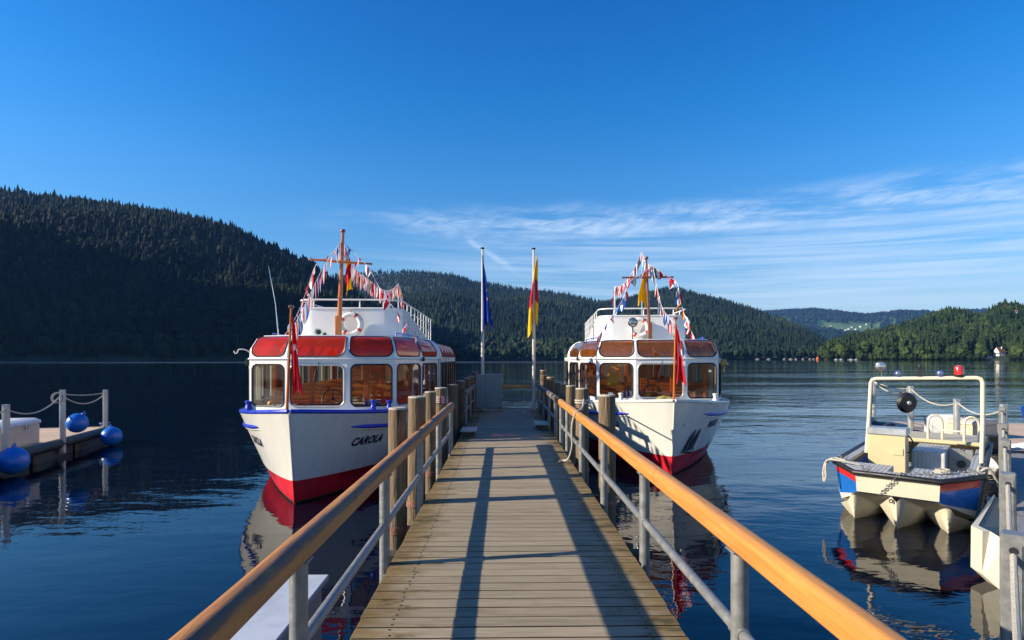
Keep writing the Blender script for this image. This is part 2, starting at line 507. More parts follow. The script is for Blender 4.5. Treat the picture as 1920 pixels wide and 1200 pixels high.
BRD = [broadleaf(20 + i) for i in range(4)]
BRDL = [broadleaf(50 + i, 2, 40) for i in range(4)]
BRD2 = [broadleaf(30 + i, 1, 30) for i in range(3)]
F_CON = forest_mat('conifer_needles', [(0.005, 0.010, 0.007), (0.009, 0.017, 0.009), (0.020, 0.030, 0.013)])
F_MIX = forest_mat('mixed_foliage', [(0.010, 0.022, 0.012), (0.020, 0.038, 0.015), (0.042, 0.066, 0.020), (0.085, 0.12, 0.030)])
GROUNDM = mat('forest_floor', (0.022, 0.036, 0.014), 0.95, var=0.4, vscale=0.02)
def hill(sil, ds, dr, trees, px0, px1, gully=0.25, nscale=0.004, seed=0.0, pw=1.1, th=18, back=1.35, gm=None, beach=1.0):
    def hfun(px, v):
        sr = (671 - interp(sil, px)) / F
        D0 = ds(px); D1 = dr(px)
        d = D0 + (D1 - D0) * v
        Hr = max(3.0, HC + sr * D1 - th * 0.85)
        X = d * (px - 943) / F
        g = noise.fractal(Vector((X * nscale + seed, d * nscale * 0.6, seed)), 1.0, 2.0, 3)
        if v <= 1:
            h = Hr * v ** pw * (1 + gully * g * 4 * v * (1 - v) ** 1.0) + beach * min(1, v * 30)
        else:
            h = Hr * max(0, 1 - ((v - 1) / (back - 1)) ** 1.5 * 0.8) + beach
        return X, d - 0.0159 * X, h
    b = MB(); nx = int((px1 - px0) / 14); nv = 44
    def fn(u, v):
        vv = -0.02 + v * (back + 0.02)
        X, Y, h = hfun(px0 + u * (px1 - px0), max(vv, 0))
        if vv <= 0: h = -1.5
        return Vector((X, Y, h))
    b.grid(fn, nx, nv)
    o = b.build('hill', gm or GROUNDM, smooth=60)
    tag(o, kind='structure')
    pts = []
    n, vmax, skip = trees
    while len(pts) < n:
        px = rng.uniform(px0, px1)
        D0, D1 = ds(px), dr(px)
        d = math.sqrt(rng.uniform(D0 * D0, (D0 + (D1 - D0) * vmax) ** 2)); v = (d - D0) / (D1 - D0)
        if v < 0.004: continue
        if skip and skip(px, v): continue
        pts.append((hfun(px, v), px, v))
    return hfun, pts
def patch(p, sc, seed):
    return noise.fractal(Vector((p[0] / sc + seed, p[1] / sc, p[2] / sc * 1.5)), 1.0, 2.0, 3)
# 1: steep dark wooded slope on the left
sil1 = [(-420, 330), (-100, 338), (0, 350), (130, 368), (300, 392), (420, 422), (500, 452), (570, 482), (640, 525), (720, 580), (800, 640), (840, 668)]
h1, p1 = hill(sil1, lambda px: 405 + max(0, px) * 0.25, lambda px: 1180 - max(0, px) * 0.25, (13000, 1.06, None), -420, 860, gully=0.3, seed=3.1, th=19)
k = [int(rng.integers(0, 4)) if rng.random() < (0.84 if v > .25 else .65) - .9 * max(0, patch(q_, 130, 3)) else 4 + int(rng.integers(0, 4)) for q_, px, v in p1]
hh = [rng.uniform(8, 22) + rng.exponential(2.0) if q < 4 else rng.uniform(10, 17) for q in k]
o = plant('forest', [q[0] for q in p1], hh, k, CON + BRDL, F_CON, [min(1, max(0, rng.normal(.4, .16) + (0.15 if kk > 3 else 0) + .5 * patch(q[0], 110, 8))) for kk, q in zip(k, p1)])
tag(o, 'dark spruce forest covering the steep shaded hill at the left of the lake', 'forest', kind='stuff')
# 2: the long ridge across the lake
sil2 = [(420, 560), (560, 520), (700, 508), (780, 506), (850, 517), (900, 527), (1000, 541), (1060, 549), (1130, 564), (1200, 559), (1250, 553), (1300, 553), (1350, 560), (1400, 574), (1450, 592), (1500, 612), (1550, 640), (1585, 662), (1610, 669)]
h2, p2 = hill(sil2, lambda px: 930, lambda px: 2450 - max(0, px - 1200) * 2.2, (19000, 1.05, None), 430, 1600, gully=0.5, nscale=0.0022, seed=7.7, th=18, pw=1.05)
for _ in range(500):
    px = rng.uniform(500, 1600); p2.append((h2(px, rng.uniform(0.0, 0.006)), px, 0.0))
k = [int(rng.integers(0, 4)) if rng.random() < (0.93 if v > .12 else .35) else 4 + int(rng.integers(0, 3)) for _, px, v in p2]
hh = [rng.uniform(11, 24) + rng.exponential(1.5) if q < 4 else rng.uniform(11, 18) for q in k]
F_FAR = forest_mat('far_needles', [(0.008, 0.017, 0.012), (0.015, 0.029, 0.017), (0.036, 0.056, 0.024)])
o = plant('forest', [q[0] for q in p2], hh, k, CON2 + BRD2, F_FAR, [min(1, max(0, rng.normal(.34, .13) + (0.25 if kk > 3 else 0) + .55 * patch(q[0], 240, 5))) for kk, q in zip(k, p2)])
tag(o, 'spruce forest on the long ridge across the lake behind both excursion boats', 'forest', kind='stuff')
# 3: the far blue hills with meadows
sil3 = [(1300, 600), (1400, 588), (1440, 584), (1490, 580), (1520, 579), (1560, 583), (1600, 588), (1630, 591), (1660, 588), (1690, 583), (1730, 582), (1760, 586), (1850, 580), (2000, 590)]
def meadow(px, v):
    X = px * 0.012; return (0.46 < v < 0.64 and 1532 < px < 1632) or 0.32 < v < 0.60 and 1500 < px < 1650 and noise.noise(Vector((X * 2.2, v * 14, 3.3))) > -0.02
gm3 = mat('meadow', (0.085, 0.15, 0.04), 0.9, var=0.35, vscale=0.004)
h3, p3 = hill(sil3, lambda px: 3000, lambda px: 6400, (8500, 1.04, meadow), 1330, 1960, gully=0.3, nscale=0.001, seed=1.7, th=30, pw=0.95, gm=gm3, beach=2)
o = plant('forest', [q[0] for q in p3], [rng.uniform(25, 44) for _ in p3], [int(rng.integers(0, 3)) for _ in p3], BRD2, F_FAR, [min(1, max(0, rng.normal(.25, .15))) for _ in p3])
tag(o, 'woodland on the farthest blue hills above the village meadows', 'forest', kind='stuff')
# 4: the wooded headland on the right
sil4 = [(1540, 660), (1575, 640), (1600, 630), (1650, 622), (1690, 612), (1720, 603), (1745, 593), (1775, 583), (1800, 583), (1835, 592), (1860, 580), (1885, 568), (1920, 575), (2000, 560), (2250, 500)]
def sk4(px, v): return (1850 < px < 1896 and v < 0.10) or (1898 < px < 1912 and 0.60 < v < 0.78)
h4, p4 = hill(sil4, lambda px: 700 - max(0, px - 1600) * 0.25, lambda px: 1050 - max(0, px - 1700) * 0.3, (5200, 1.08, sk4), 1545, 2260, gully=0.25, nscale=0.006, seed=9.2, th=21, pw=0.95, beach=0.5)
front = sorted([q for q in p4 if q[2] < 0.03 and q[1] < 1960], key=lambda q: q[1])
front = front[::max(1, len(front) // 46)][:46]
fset = set(id(q) for q in front)
rest = [q for q in p4 if id(q) not in fset]
def kk4(v): return int(rng.integers(0, 4)) if rng.random() < 0.6 else 4 + int(rng.integers(0, 4))
for _ in range(420):
    px = rng.uniform(1550, 2250)
    if 1848 < px < 1890: continue
    rest.append((h4(px, rng.uniform(0.0, 0.012)), px, -1.0))
k = [kk4(v) if v >= 0 else 4 + int(rng.integers(0, 4)) for _, px, v in rest]
o = plant('forest', [q[0] for q in rest], [rng.uniform(4, 8) if p_[2] < 0 else (rng.uniform(13, 30) if q < 4 else rng.uniform(12, 22)) for q, p_ in zip(k, rest)], k, CON + BRD, F_MIX,
          [min(1, max(0, rng.normal(.28, .13) + (0.22 if kk > 3 else 0) + .45 * patch(q[0], 60, 2))) for kk, q in zip(k, rest)])
tag(o, 'mixed green wood covering the headland at the right of the lake', 'forest', kind='stuff')
# the shore trees that can be told apart
def shore_tree(kind, seed):
    pv, pf = (conifer(9, 10, seed=seed) if kind == 0 else broadleaf(seed, 3, 260))
    root = empty('conifer_tree' if kind == 0 else 'broadleaf_tree')
    nT = 6
    tr = MB()
    tr.tube([(0, 0, -0.1), (0.004, 0, 0.3), (0, 0.004, 0.62), (0, 0, 0.8)], [0.02, 0.016, 0.008, 0.004], 6)
    for a in range(5):
        q = a * 1.3; z = 0.35 + a * 0.07
        tr.tube([(0, 0, z), (0.09 * math.cos(q), 0.09 * math.sin(q), z + 0.08)], [0.006, 0.002], 4)
    tr.build('trunk', mat('bark', (0.09, 0.07, 0.05), 0.9, var=0.3), root)
    me = bpy.data.meshes.new('crown'); 
    tri0 = 6 if kind == 0 else 0
    fs = [tuple(int(x) for x in f) for f in (pf[6:] if kind == 0 else pf[:-6])]
    me.from_pydata([tuple(v) for v in pv], [], fs)
    a_ = me.attributes.new('tint', 'FLOAT', 'POINT')
    base = 0.32 if kind == 0 else (0.5 + 0.12 * (seed % 3))
    a_.data.foreach_set('value', [min(1, max(0, base + 0.25 * noise.noise(Vector(v) * 9 + Vector((seed, 0, 0))))) for v in pv])
    me.materials.append(F_MIX)
    c = bpy.data.objects.new('crown', me); COL.objects.link(c); c.parent = root
    return root
protoT = {}
for i, (p, px, v) in enumerate(front):
    kd = 1 if rng.random() < 0.72 else 0
    sd = int(rng.integers(0, 3)); key = (kd, sd)
    if key not in protoT:
        t_ = shore_tree(kd, sd + 40); protoT[key] = t_
    else: t_ = copy_tree(protoT[key])
    h = rng.uniform(9, 17) if kd else rng.uniform(14, 24)
    t_.location = p; t_.scale = (h * 1.05, h * 1.05, h); t_.rotation_euler = (0, 0, rng.uniform(0, 6))
    if kd: tag(t_, 'round green broadleaf tree at the water edge below the right headland wood', 'tree', 'broadleaf trees along the right shore')
    else: tag(t_, 'pointed dark conifer at the water edge below the right headland wood', 'tree', 'conifers along the right shore')
# 5: unseen mountain added beyond the left edge to keep the left slope shaded
b = MB()
def mfn(u, v):
    x = -2400 + u * 1950; y = -250 + v * 1500
    d = math.hypot((x + 1380) / 820, (y - 430) / 560)
    h = 640 * max(0, 1 - d * d) ** 1.2 + 30 * noise.noise(Vector((x * .005, y * .005, 2)))
    return Vector((x, y, h - 14))
b.grid(mfn, 60, 50)
tag(b.build('hill', GROUNDM, smooth=60), kind='structure')

# ------------------------------------------------------------------ far houses and boats
M_WALLW = mat('white_render', (0.75, 0.72, 0.66), 0.8)
M_ROOF = mat('brown_roof', (0.16, 0.075, 0.05), 0.8, var=0.25)
M_WIN = mat('dark_window', (0.02, 0.025, 0.03), 0.2)
M_DWOOD = mat('dark_wood', (0.07, 0.04, 0.025), 0.7)
def house(w_, l_, h_, rh):
    root = empty('house')
    b = MB(); b.box(-w_/2, w_/2, -l_/2, l_/2, -2, h_); b.add([(-w_/2, -l_/2, h_), (w_/2, -l_/2, h_), (0, -l_/2, h_+rh*.93), (-w_/2, l_/2, h_), (w_/2, l_/2, h_), (0, l_/2, h_+rh*.93)], [(0,1,2),(3,5,4)])
    b.build('wall', M_WALLW, root, smooth=0)
    r = MB(); e = 0.7
    for s_ in (-1, 1):
        r.add([(s_*(w_/2+e), -l_/2-e, h_-e*rh/(w_/2)), (0, -l_/2-e, h_+rh), (0, l_/2+e, h_+rh), (s_*(w_/2+e), l_/2+e, h_-e*rh/(w_/2)),
               (s_*(w_/2+e), -l_/2-e, h_-e*rh/(w_/2)+.3), (0, -l_/2-e, h_+rh+.35), (0, l_/2+e, h_+rh+.35), (s_*(w_/2+e), l_/2+e, h_-e*rh/(w_/2)+.3)],
              [(0,1,2,3),(4,5,6,7),(0,1,5,4),(2,3,7,6),(0,3,7,4)])
    rf = r.build('roof', M_ROOF, root, smooth=0)
    c = MB(); c.box(w_*.15, w_*.15+.9, l_*.1, l_*.1+.9, h_+rh*.4, h_+rh+1.0); c.build('chimney', M_WALLW, rf, smooth=0)
    for x in (-w_*.25, w_*.25):
        q = MB(); q.box(x-.6, x+.6, -l_/2-.06, -l_/2+.02, h_*.35, h_*.35+1.4); q.build('window', M_WIN, root, smooth=0)
    return root
hv = house(12, 15, 6, 5)
spots = [(1540, .58), (1549, .55), (1557, .60), (1563, .56), (1570, .54), (1577, .57), (1584, .545), (1590, .56), (1597, .59), (1604, .56), (1613, .60), (1624, .62)]
def order2(i, n):
    w_ = ['leftmost', 'second from the left', 'third from the left', 'fourth from the left', 'fifth from the left', 'sixth from the left']
    return w_[i] if i < 6 else w_[n - 1 - i].replace('left', 'right')
for i, (px, v) in enumerate(spots):
    o = hv if i == 0 else copy_tree(hv)
    o.location = h3(px, v); o.rotation_euler = (0, 0, rng.uniform(-.9, .9)); s_ = rng.uniform(.9, 1.4); o.scale = (s_, s_, s_)
    tag(o, '%s of the tiny pale village houses on the far meadows' % order2(i, 12), 'house', 'village houses on the far hillside')
ch = house(9, 11, 5.0, 6.5); ch.location = Vector(h4(1874, 0.05)) + Vector((0, 0, 1.2)); ch.rotation_euler = (0, 0, R(-84)); ch.scale = (.75, .75, .75)
ch.name = 'chalet'
q = MB(); q.box(-4.6, 4.6, -6.9, -5.5, 2.2, 3.3); q.build('balcony', M_DWOOD, ch, smooth=0)
tag(ch, 'white chalet with steep brown roof on the right shore among the trees', 'house')
c2 = house(14, 9, 4.5, 3.0); c2.location = Vector(h4(1905, 0.68)) + Vector((0, 0, 13)); c2.rotation_euler = (0, 0, R(30))
q = MB(); q.box(-7, 7, -4.5, 4.5, -16, -2); q.build('foundation', M_WALLW, c2, smooth=0)
tag(c2, 'white house half hidden in the wood near the top of the right headland', 'house')
def tiny_boat(col, nm):
    root = empty(nm)
    b = MB(); n = 10
    def sec(k):
        w_ = 0.95 * (1 - max(0, (k - .45) / .55) ** 2) * (0.85 + .15 * k); return w_
    def fn(u, v):
        w_ = sec(u) + .01; a = -1 + 2 * v
        return Vector((-3 + 6 * u, a * w_, -.2 + .9 * abs(a) ** .7 + .15 * u))
    b.grid(fn, n, 6); b.build('hull', col, root, smooth=40)
    d = MB(); d.prism([(-3, -.85), (-3, .85), (0, .9), (2, .6), (2.8, .1), (2.8, -.1), (2, -.6), (0, -.9)], .55, .62); d.build('deck', M_WALLW, root, smooth=0)
    c = MB(); c.rbox(-1, 1, -.6, .6, .6, 1.35, .1); c.build('cabin', M_WALLW, root, smooth=0)
    return root
tb = tiny_boat(mat('white_gelcoat', (0.8, 0.8, 0.78), 0.3), 'moored_boat')
ORD = ['leftmost', 'second from the left', 'third from the left', 'fourth from the left', 'fifth from the left', 'sixth from the left', 'seventh from the left', 'sixth from the right', 'fifth from the right', 'fourth from the right', 'third from the right', 'second from the right', 'rightmost']
def order(i, n): return ORD[i] if i < n / 2 and i < 7 else ORD[12 - (n - 1 - i)]
xs = [1420, 1441, 1471, 1482, 1493, 1506, 1519, 1526, 1568, 1577, 1595, 1606]
for i, px in enumerate(xs):
    o = tb if i == 0 else copy_tree(tb)
    o.location = at(px, (900 if px < 1540 else 670), 0.0); o.rotation_euler = (0, 0, rng.uniform(-.5, .5)); o.scale = (1.1,) * 3
    tag(o, '%s of the tiny white boats along the far shore' % order(i, 12), 'boat', 'white boats moored on the far shore')
ob = MB(); ob.rbox(-1.5, 1.5, -1.5, 1.5, -.2, 2.6, .2); ob.lathe([(1.1, 2.5), (.9, 4.2), (.15, 4.8)], 12)
o = ob.build('beach_hut', mat('orange_hut', (0.75, 0.16, 0.04), 0.6)); o.location = at(1533, 905, 0.2)
tag(o, 'small orange shore hut among the white boats on the far shore', 'hut')
bh = MB(); bh.box(-4, 4, -3, 3, -.5, 3.0); bh.add([(-4.4, -3.4, 3), (4.4, -3.4, 3), (4.4, 3.4, 3), (-4.4, 3.4, 3), (-4.4, 0, 4.6), (4.4, 0, 4.6)], [(0, 1, 5, 4), (2, 3, 4, 5), (0, 4, 3), (1, 2, 5)])
o = bh.build('boathouse', mat('tan_wood', (0.55, 0.42, 0.30), 0.8), smooth=0); o.location = at(1850, 645, 0.3)
tag(o, 'small tan boathouse on the shore left of the chalet', 'boathouse')
# ------------------------------------------------------------------ pier
DZ = 0.90
XL, XR, YE = -0.93, 1.127, 18.8
def plank_mat():
    m = bpy.data.materials.new('plank_wood'); t, b = nt(m); N, L = t.nodes, t.links
    def mp(n, op, a, c):
        q = N.new('ShaderNodeMath'); q.operation = op
        for i, v in enumerate((a, c)):
            if isinstance(v, (int, float)): q.inputs[i].default_value = v
            else: L.new(v, q.inputs[i])
        return q.outputs[0]
    co = N.new('ShaderNodeTexCoord'); ta = N.new('ShaderNodeAttribute'); ta.attribute_name = 'tint'
    m1 = N.new('ShaderNodeMapping'); m1.inputs['Scale'].default_value = (2.2, 60, 40); L.new(co.outputs['Object'], m1.inputs[0])
    g = N.new('ShaderNodeTexNoise'); g.inputs['Scale'].default_value = 1.0; g.inputs['Detail'].default_value = 6; g.inputs['Distortion'].default_value = .6; L.new(m1.outputs[0], g.inputs['Vector'])
    m2 = N.new('ShaderNodeMapping'); m2.inputs['Scale'].default_value = (2.5, 6, 1); L.new(co.outputs['Object'], m2.inputs[0])
    s = N.new('ShaderNodeTexNoise'); s.inputs['Scale'].default_value = 1.3; s.inputs['Detail'].default_value = 8; s.inputs['Roughness'].default_value = .65; L.new(m2.outputs[0], s.inputs['Vector'])
    def mr(v, a, c, d, e):
        n = N.new('ShaderNodeMapRange'); n.interpolation_type = 'SMOOTHSTEP'
        for i, x in enumerate((a, c, d, e)): n.inputs[i + 1].default_value = x
        L.new(v, n.inputs[0]); return n.outputs[0]
    sep = N.new('ShaderNodeSeparateXYZ'); L.new(co.outputs['Object'], sep.inputs[0])
    # algae and moss creep in from both plank ends
    wob = mp(N, 'MULTIPLY', mp(N, 'SUBTRACT', s.outputs[0], .5), 0.9)
    ex = mp(N, 'ABSOLUTE', mp(N, 'SUBTRACT', sep.outputs[0], 0.10), 0)
    edge = mr(mp(N, 'ADD', ex, wob), 0.62, 1.03, 0, 1)
    c1 = N.new('ShaderNodeMix'); c1.data_type = 'RGBA'
    c1.inputs['A'].default_value = (0.245, 0.200, 0.130, 1); c1.inputs['B'].default_value = (0.355, 0.29, 0.195, 1)
    L.new(mr(g.outputs[0], .3, .7, 0, 1), c1.inputs['Factor'])
    c2 = N.new('ShaderNodeMix'); c2.data_type = 'RGBA'; L.new(mp(N, 'MULTIPLY', edge, .85), c2.inputs['Factor'])
    L.new(c1.outputs['Result'], c2.inputs['A']); c2.inputs['B'].default_value = (0.165, 0.10, 0.025, 1)
    c3 = N.new('ShaderNodeMix'); c3.data_type = 'RGBA'; L.new(mp(N, 'MULTIPLY', mr(s.outputs[0], .54, .66, 0, .75), mp(N, 'ADD', edge, .18)), c3.inputs['Factor'])
    L.new(c2.outputs['Result'], c3.inputs['A']); c3.inputs['B'].default_value = (0.06, 0.055, 0.025, 1)
    sc = N.new('ShaderNodeVectorMath'); sc.operation = 'SCALE'; L.new(c3.outputs['Result'], sc.inputs[0]); L.new(ta.outputs['Fac'], sc.inputs['Scale'])
    L.new(sc.outputs[0], b.inputs['Base Color']); b.inputs['Roughness'].default_value = .75; b.inputs['Specular IOR Level'].default_value = .3
    # milled grooves run along each plank
    wv = N.new('ShaderNodeTexWave'); wv.bands_direction = 'Y'; wv.inputs['Scale'].default_value = 28; L.new(co.outputs['Object'], wv.inputs['Vector'])
    hh = mp(N, 'ADD', mp(N, 'MULTIPLY', g.outputs[0], .5), mp(N, 'MULTIPLY', wv.outputs[0], .35))
    bp = N.new('ShaderNodeBump'); bp.inputs['Strength'].default_value = .5; bp.inputs['Distance'].default_value = .004
    L.new(hh, bp.inputs['Height']); L.new(bp.outputs[0], b.inputs['Normal'])
    MATS['plank_wood'] = m
    return m
PLANK = plank_mat()
RAILW = mat('rail_wood', (0.50, 0.215, 0.045), 0.45, var=0.20, vscale=3, stretch=(14, 0.7, 14), bump=0.2, bscale=20, dirt=((0.36, 0.17, 0.06), 2.2, 0.60), crack=((.16, .08, .035), (55, 1.1, 55), .70))
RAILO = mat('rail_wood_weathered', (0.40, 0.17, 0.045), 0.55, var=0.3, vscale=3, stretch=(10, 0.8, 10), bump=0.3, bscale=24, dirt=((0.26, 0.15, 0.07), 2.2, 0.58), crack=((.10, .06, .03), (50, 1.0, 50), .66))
RAILG = mat('rail_wood_grey', (0.16, 0.13, 0.10), 0.7, var=0.3, vscale=3, stretch=(10, 0.8, 10), bump=0.25, bscale=24)
GALV = mat('galvanised_steel', (0.235, 0.235, 0.225), 0.45, metal=0.4, var=0.22, vscale=14, bump=0.08, bscale=60, dirt=((0.20, 0.19, 0.17), 5, 0.60))
PILE = mat('pile_wood', (0.165, 0.110, 0.060), 0.85, var=0.5, vscale=2.5, stretch=(11, 11, 0.9), bump=1.0, bscale=4.0, dirt=((0.085, 0.065, 0.04), 1.0, 0.56), crack=((.03, .022, .015), (38, 38, 1.1), .63))
PTOP = mat('pile_top', (0.42, 0.36, 0.28), 0.9, var=0.3, vscale=8, bump=0.5)
RUST = mat('rusty_steel', (0.22, 0.10, 0.06), 0.8, var=0.5, vscale=9, bump=0.3, dirt=((0.30, 0.27, 0.25), 4, 0.55))
DARKW = mat('dark_beam', (0.06, 0.048, 0.035), 0.85, var=0.4, vscale=3, bump=0.4)
BLACK = mat('black_rubber', (0.015, 0.015, 0.016), 0.5, var=0.3)
ROPE = mat('rope_fibre', (0.50, 0.46, 0.38), 0.9, var=0.25, vscale=60, bump=0.8, bscale=120)
pier = empty('wooden_pier', (0, 0, 0))
tag(pier, 'long timber pier with orange wooden handrails leading straight out into the lake', 'pier')
b = MB(); y = -0.6; i = 0
SCR = MB()
while y < YE:
    p = 0.1405
    t_ = rng.uniform(0.88, 1.09) * (1.0 if rng.random() > .09 else rng.uniform(.72, .86)); g_ = rng.uniform(.007, .011)
    x0 = XL + rng.uniform(-.006, .006); x1 = XR + rng.uniform(-.006, .006); z1 = DZ + rng.uniform(-.0012, .0012)
    fi_ = len(b.f); b.rbox(x0, x1, y + g_, y + p - g_, DZ - .045, z1, .004, 0, None, t_)
    b.m[fi_ + 2] = b.m[fi_ + 3] = 2
    for xs_ in (-0.705, 0.905):
        for q in (.03, .105):
            xx = xs_ + rng.uniform(-.012, .012); yy = y + q
            b.prism([(xx + .0085 * math.cos(a * .785), yy + .0085 * math.sin(a * .785)) for a in range(8)], z1 - .001, z1 + .0018, 1)
    y += p; i += 1
b.build('deck', [PLANK, BLACK, mat('plank_edge_grime', (.035, .028, .02), .9, var=.4)], pier, smooth=0)
b = MB()
for x in (XL + .10, 0.1, XR - .10): b.box(x - .06, x + .06, -.6, YE - .02, DZ - .27, DZ - .047)
for y in np.arange(1.0, YE, 2.4):
    b.box(XL - .28, XR + .28, y - .08, y + .08, DZ - .46, DZ - .272)
b.build('beam', DARKW, pier, bevel=.006)
b = MB()
for y in np.arange(1.0, YE, 2.4):
    for x in (XL + .25, XR - .25): b.tube([(x, y, DZ - .46), (x, y, -5)], .11, 12)
b.build('support_pile', DARKW, pier)
def rail_profile(w_, h_, n=5):
    """timber rail: flat underside, generously rounded top"""
    pts = []
    for (cx, cz, a0, r) in ((w_/2-.042, h_-.042, 0, .042), (-w_/2+.042, h_-.042, 90, .042), (-w_/2+.02, .02, 180, .02), (w_/2-.02, .02, 270, .02)):
        for k in range(n + 1):
            a = R(a0 + 90 * k / n); pts.append((cx + r * math.cos(a), cz + r * math.sin(a)))
    return pts
def rail(x0, y0, x1, y1, z, m, name='handrail', w_=.105, h_=.12):
    pr = rail_profile(w_, h_); n = len(pr); K = max(2, int((y1 - y0) / .3)); b = MB(); vs = []
    for i in range(K + 1):
        k = i / K; X = x0 + (x1 - x0) * k; Y = y0 + (y1 - y0) * k
        wob = .003 * noise.noise(Vector((X * 3, Y * 2.1, 5)))
        vs += [(X + p[0] * (1 + wob * 6), Y, z + p[1] + wob) for p in pr]
    fs = [(i * n + k, i * n + (k + 1) % n, (i + 1) * n + (k + 1) % n, (i + 1) * n + k) for i in range(K) for k in range(n)]
    fs += [tuple(range(n))[::-1], tuple(range(K * n, K * n + n))]
    b.add(vs, fs); return b.build(name, m, pier, smooth=50)
# grime worn into the inner shoulder of the older left rail
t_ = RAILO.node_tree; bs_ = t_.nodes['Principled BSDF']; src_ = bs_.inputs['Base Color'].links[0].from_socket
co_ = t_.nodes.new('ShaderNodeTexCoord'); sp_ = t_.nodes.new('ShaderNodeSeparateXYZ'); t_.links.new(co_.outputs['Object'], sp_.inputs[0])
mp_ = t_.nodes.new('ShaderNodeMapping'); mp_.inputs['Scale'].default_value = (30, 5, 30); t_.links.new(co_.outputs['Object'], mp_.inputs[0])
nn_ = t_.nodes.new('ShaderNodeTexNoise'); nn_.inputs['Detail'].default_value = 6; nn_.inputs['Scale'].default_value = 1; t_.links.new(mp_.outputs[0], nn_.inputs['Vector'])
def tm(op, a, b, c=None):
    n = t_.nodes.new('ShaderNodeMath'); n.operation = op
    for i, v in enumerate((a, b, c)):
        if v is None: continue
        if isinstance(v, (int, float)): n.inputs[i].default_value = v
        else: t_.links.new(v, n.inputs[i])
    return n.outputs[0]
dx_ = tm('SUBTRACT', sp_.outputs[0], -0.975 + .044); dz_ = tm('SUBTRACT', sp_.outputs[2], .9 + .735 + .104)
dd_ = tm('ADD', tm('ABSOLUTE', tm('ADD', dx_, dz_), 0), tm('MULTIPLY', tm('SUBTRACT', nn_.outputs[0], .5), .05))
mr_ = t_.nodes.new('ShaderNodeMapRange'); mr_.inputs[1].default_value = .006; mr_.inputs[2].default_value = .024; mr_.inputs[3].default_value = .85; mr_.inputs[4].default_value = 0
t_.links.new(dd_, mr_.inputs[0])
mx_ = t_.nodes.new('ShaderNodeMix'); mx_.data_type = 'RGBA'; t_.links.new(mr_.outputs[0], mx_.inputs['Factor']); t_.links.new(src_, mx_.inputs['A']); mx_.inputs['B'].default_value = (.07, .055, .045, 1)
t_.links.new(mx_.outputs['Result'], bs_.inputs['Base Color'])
XRL, XRR = -0.975, 1.19
RZ = DZ + .735
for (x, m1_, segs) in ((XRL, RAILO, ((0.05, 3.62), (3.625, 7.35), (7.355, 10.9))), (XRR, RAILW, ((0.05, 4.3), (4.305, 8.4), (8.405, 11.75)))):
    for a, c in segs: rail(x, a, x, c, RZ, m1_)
for (x, xe, a) in ((XRL, -0.93, 14.6), (XRR, 1.16, 12.6)):
    rail(x, a, xe, 18.7, RZ, RAILG)
# end rail across the pier head
rb = MB(); pr = rail_profile(.10, .11); n = len(pr)
vs = [(X, 18.72 + p[0], DZ + .70 + p[1]) for X in (-.05, 1.0) for p in pr]
rb.add(vs, [(k, (k + 1) % n, n + (k + 1) % n, n + k) for k in range(n)] + [tuple(range(n))[::-1], tuple(range(n, 2 * n))])
rb.build('handrail', RAILW, pier, smooth=50)
MZ = DZ + .325
def midrail(x, a, c):
    q = MB(); q.tube([(x, a, MZ), (x, c, MZ)], .031, 14); q.build('mid_rail', GALV, pier)
midrail(XRL, .05, 10.75); midrail(XRL, 14.6, 18.6); midrail(XRR, .05, 11.6); midrail(XRR, 12.6, 18.6)
q = MB(); q.tube([(-.05, 18.72, MZ), (1.0, 18.72, MZ)], .02, 10); q.build('mid_rail', GALV, pier)
def post(x, y):
    q = MB(); q.tube([(x, y, DZ - .34), (x, y, RZ + .012)], .043, 18)
    q.tube([(x, y - .06, MZ), (x, y + .06, MZ)], .037, 14)
    q.rbox(x - .055, x + .055, y - .05, y + .05, RZ - .008, RZ + .004, .003)
    s_ = 1 if x > 0 else -1
    q.rbox(min(x, x - s_ * .05) , max(x, x - s_ * .05), y - .05, y + .05, DZ - .30, DZ - .07, .004)
    q.build('rail_post', GALV, pier)
for y in (.78, 2.74, 4.72, 6.70, 8.68, 10.66): post(XRL, y)
for y in (14.7, 16.6, 18.5): post(XRL + .02, y)
for y in (.90, 2.85, 4.78, 6.70, 8.60, 10.5, 11.6): post(XRR, y)
for y in (12.7, 14.5, 16.5, 18.5): post(XRR - .02, y)

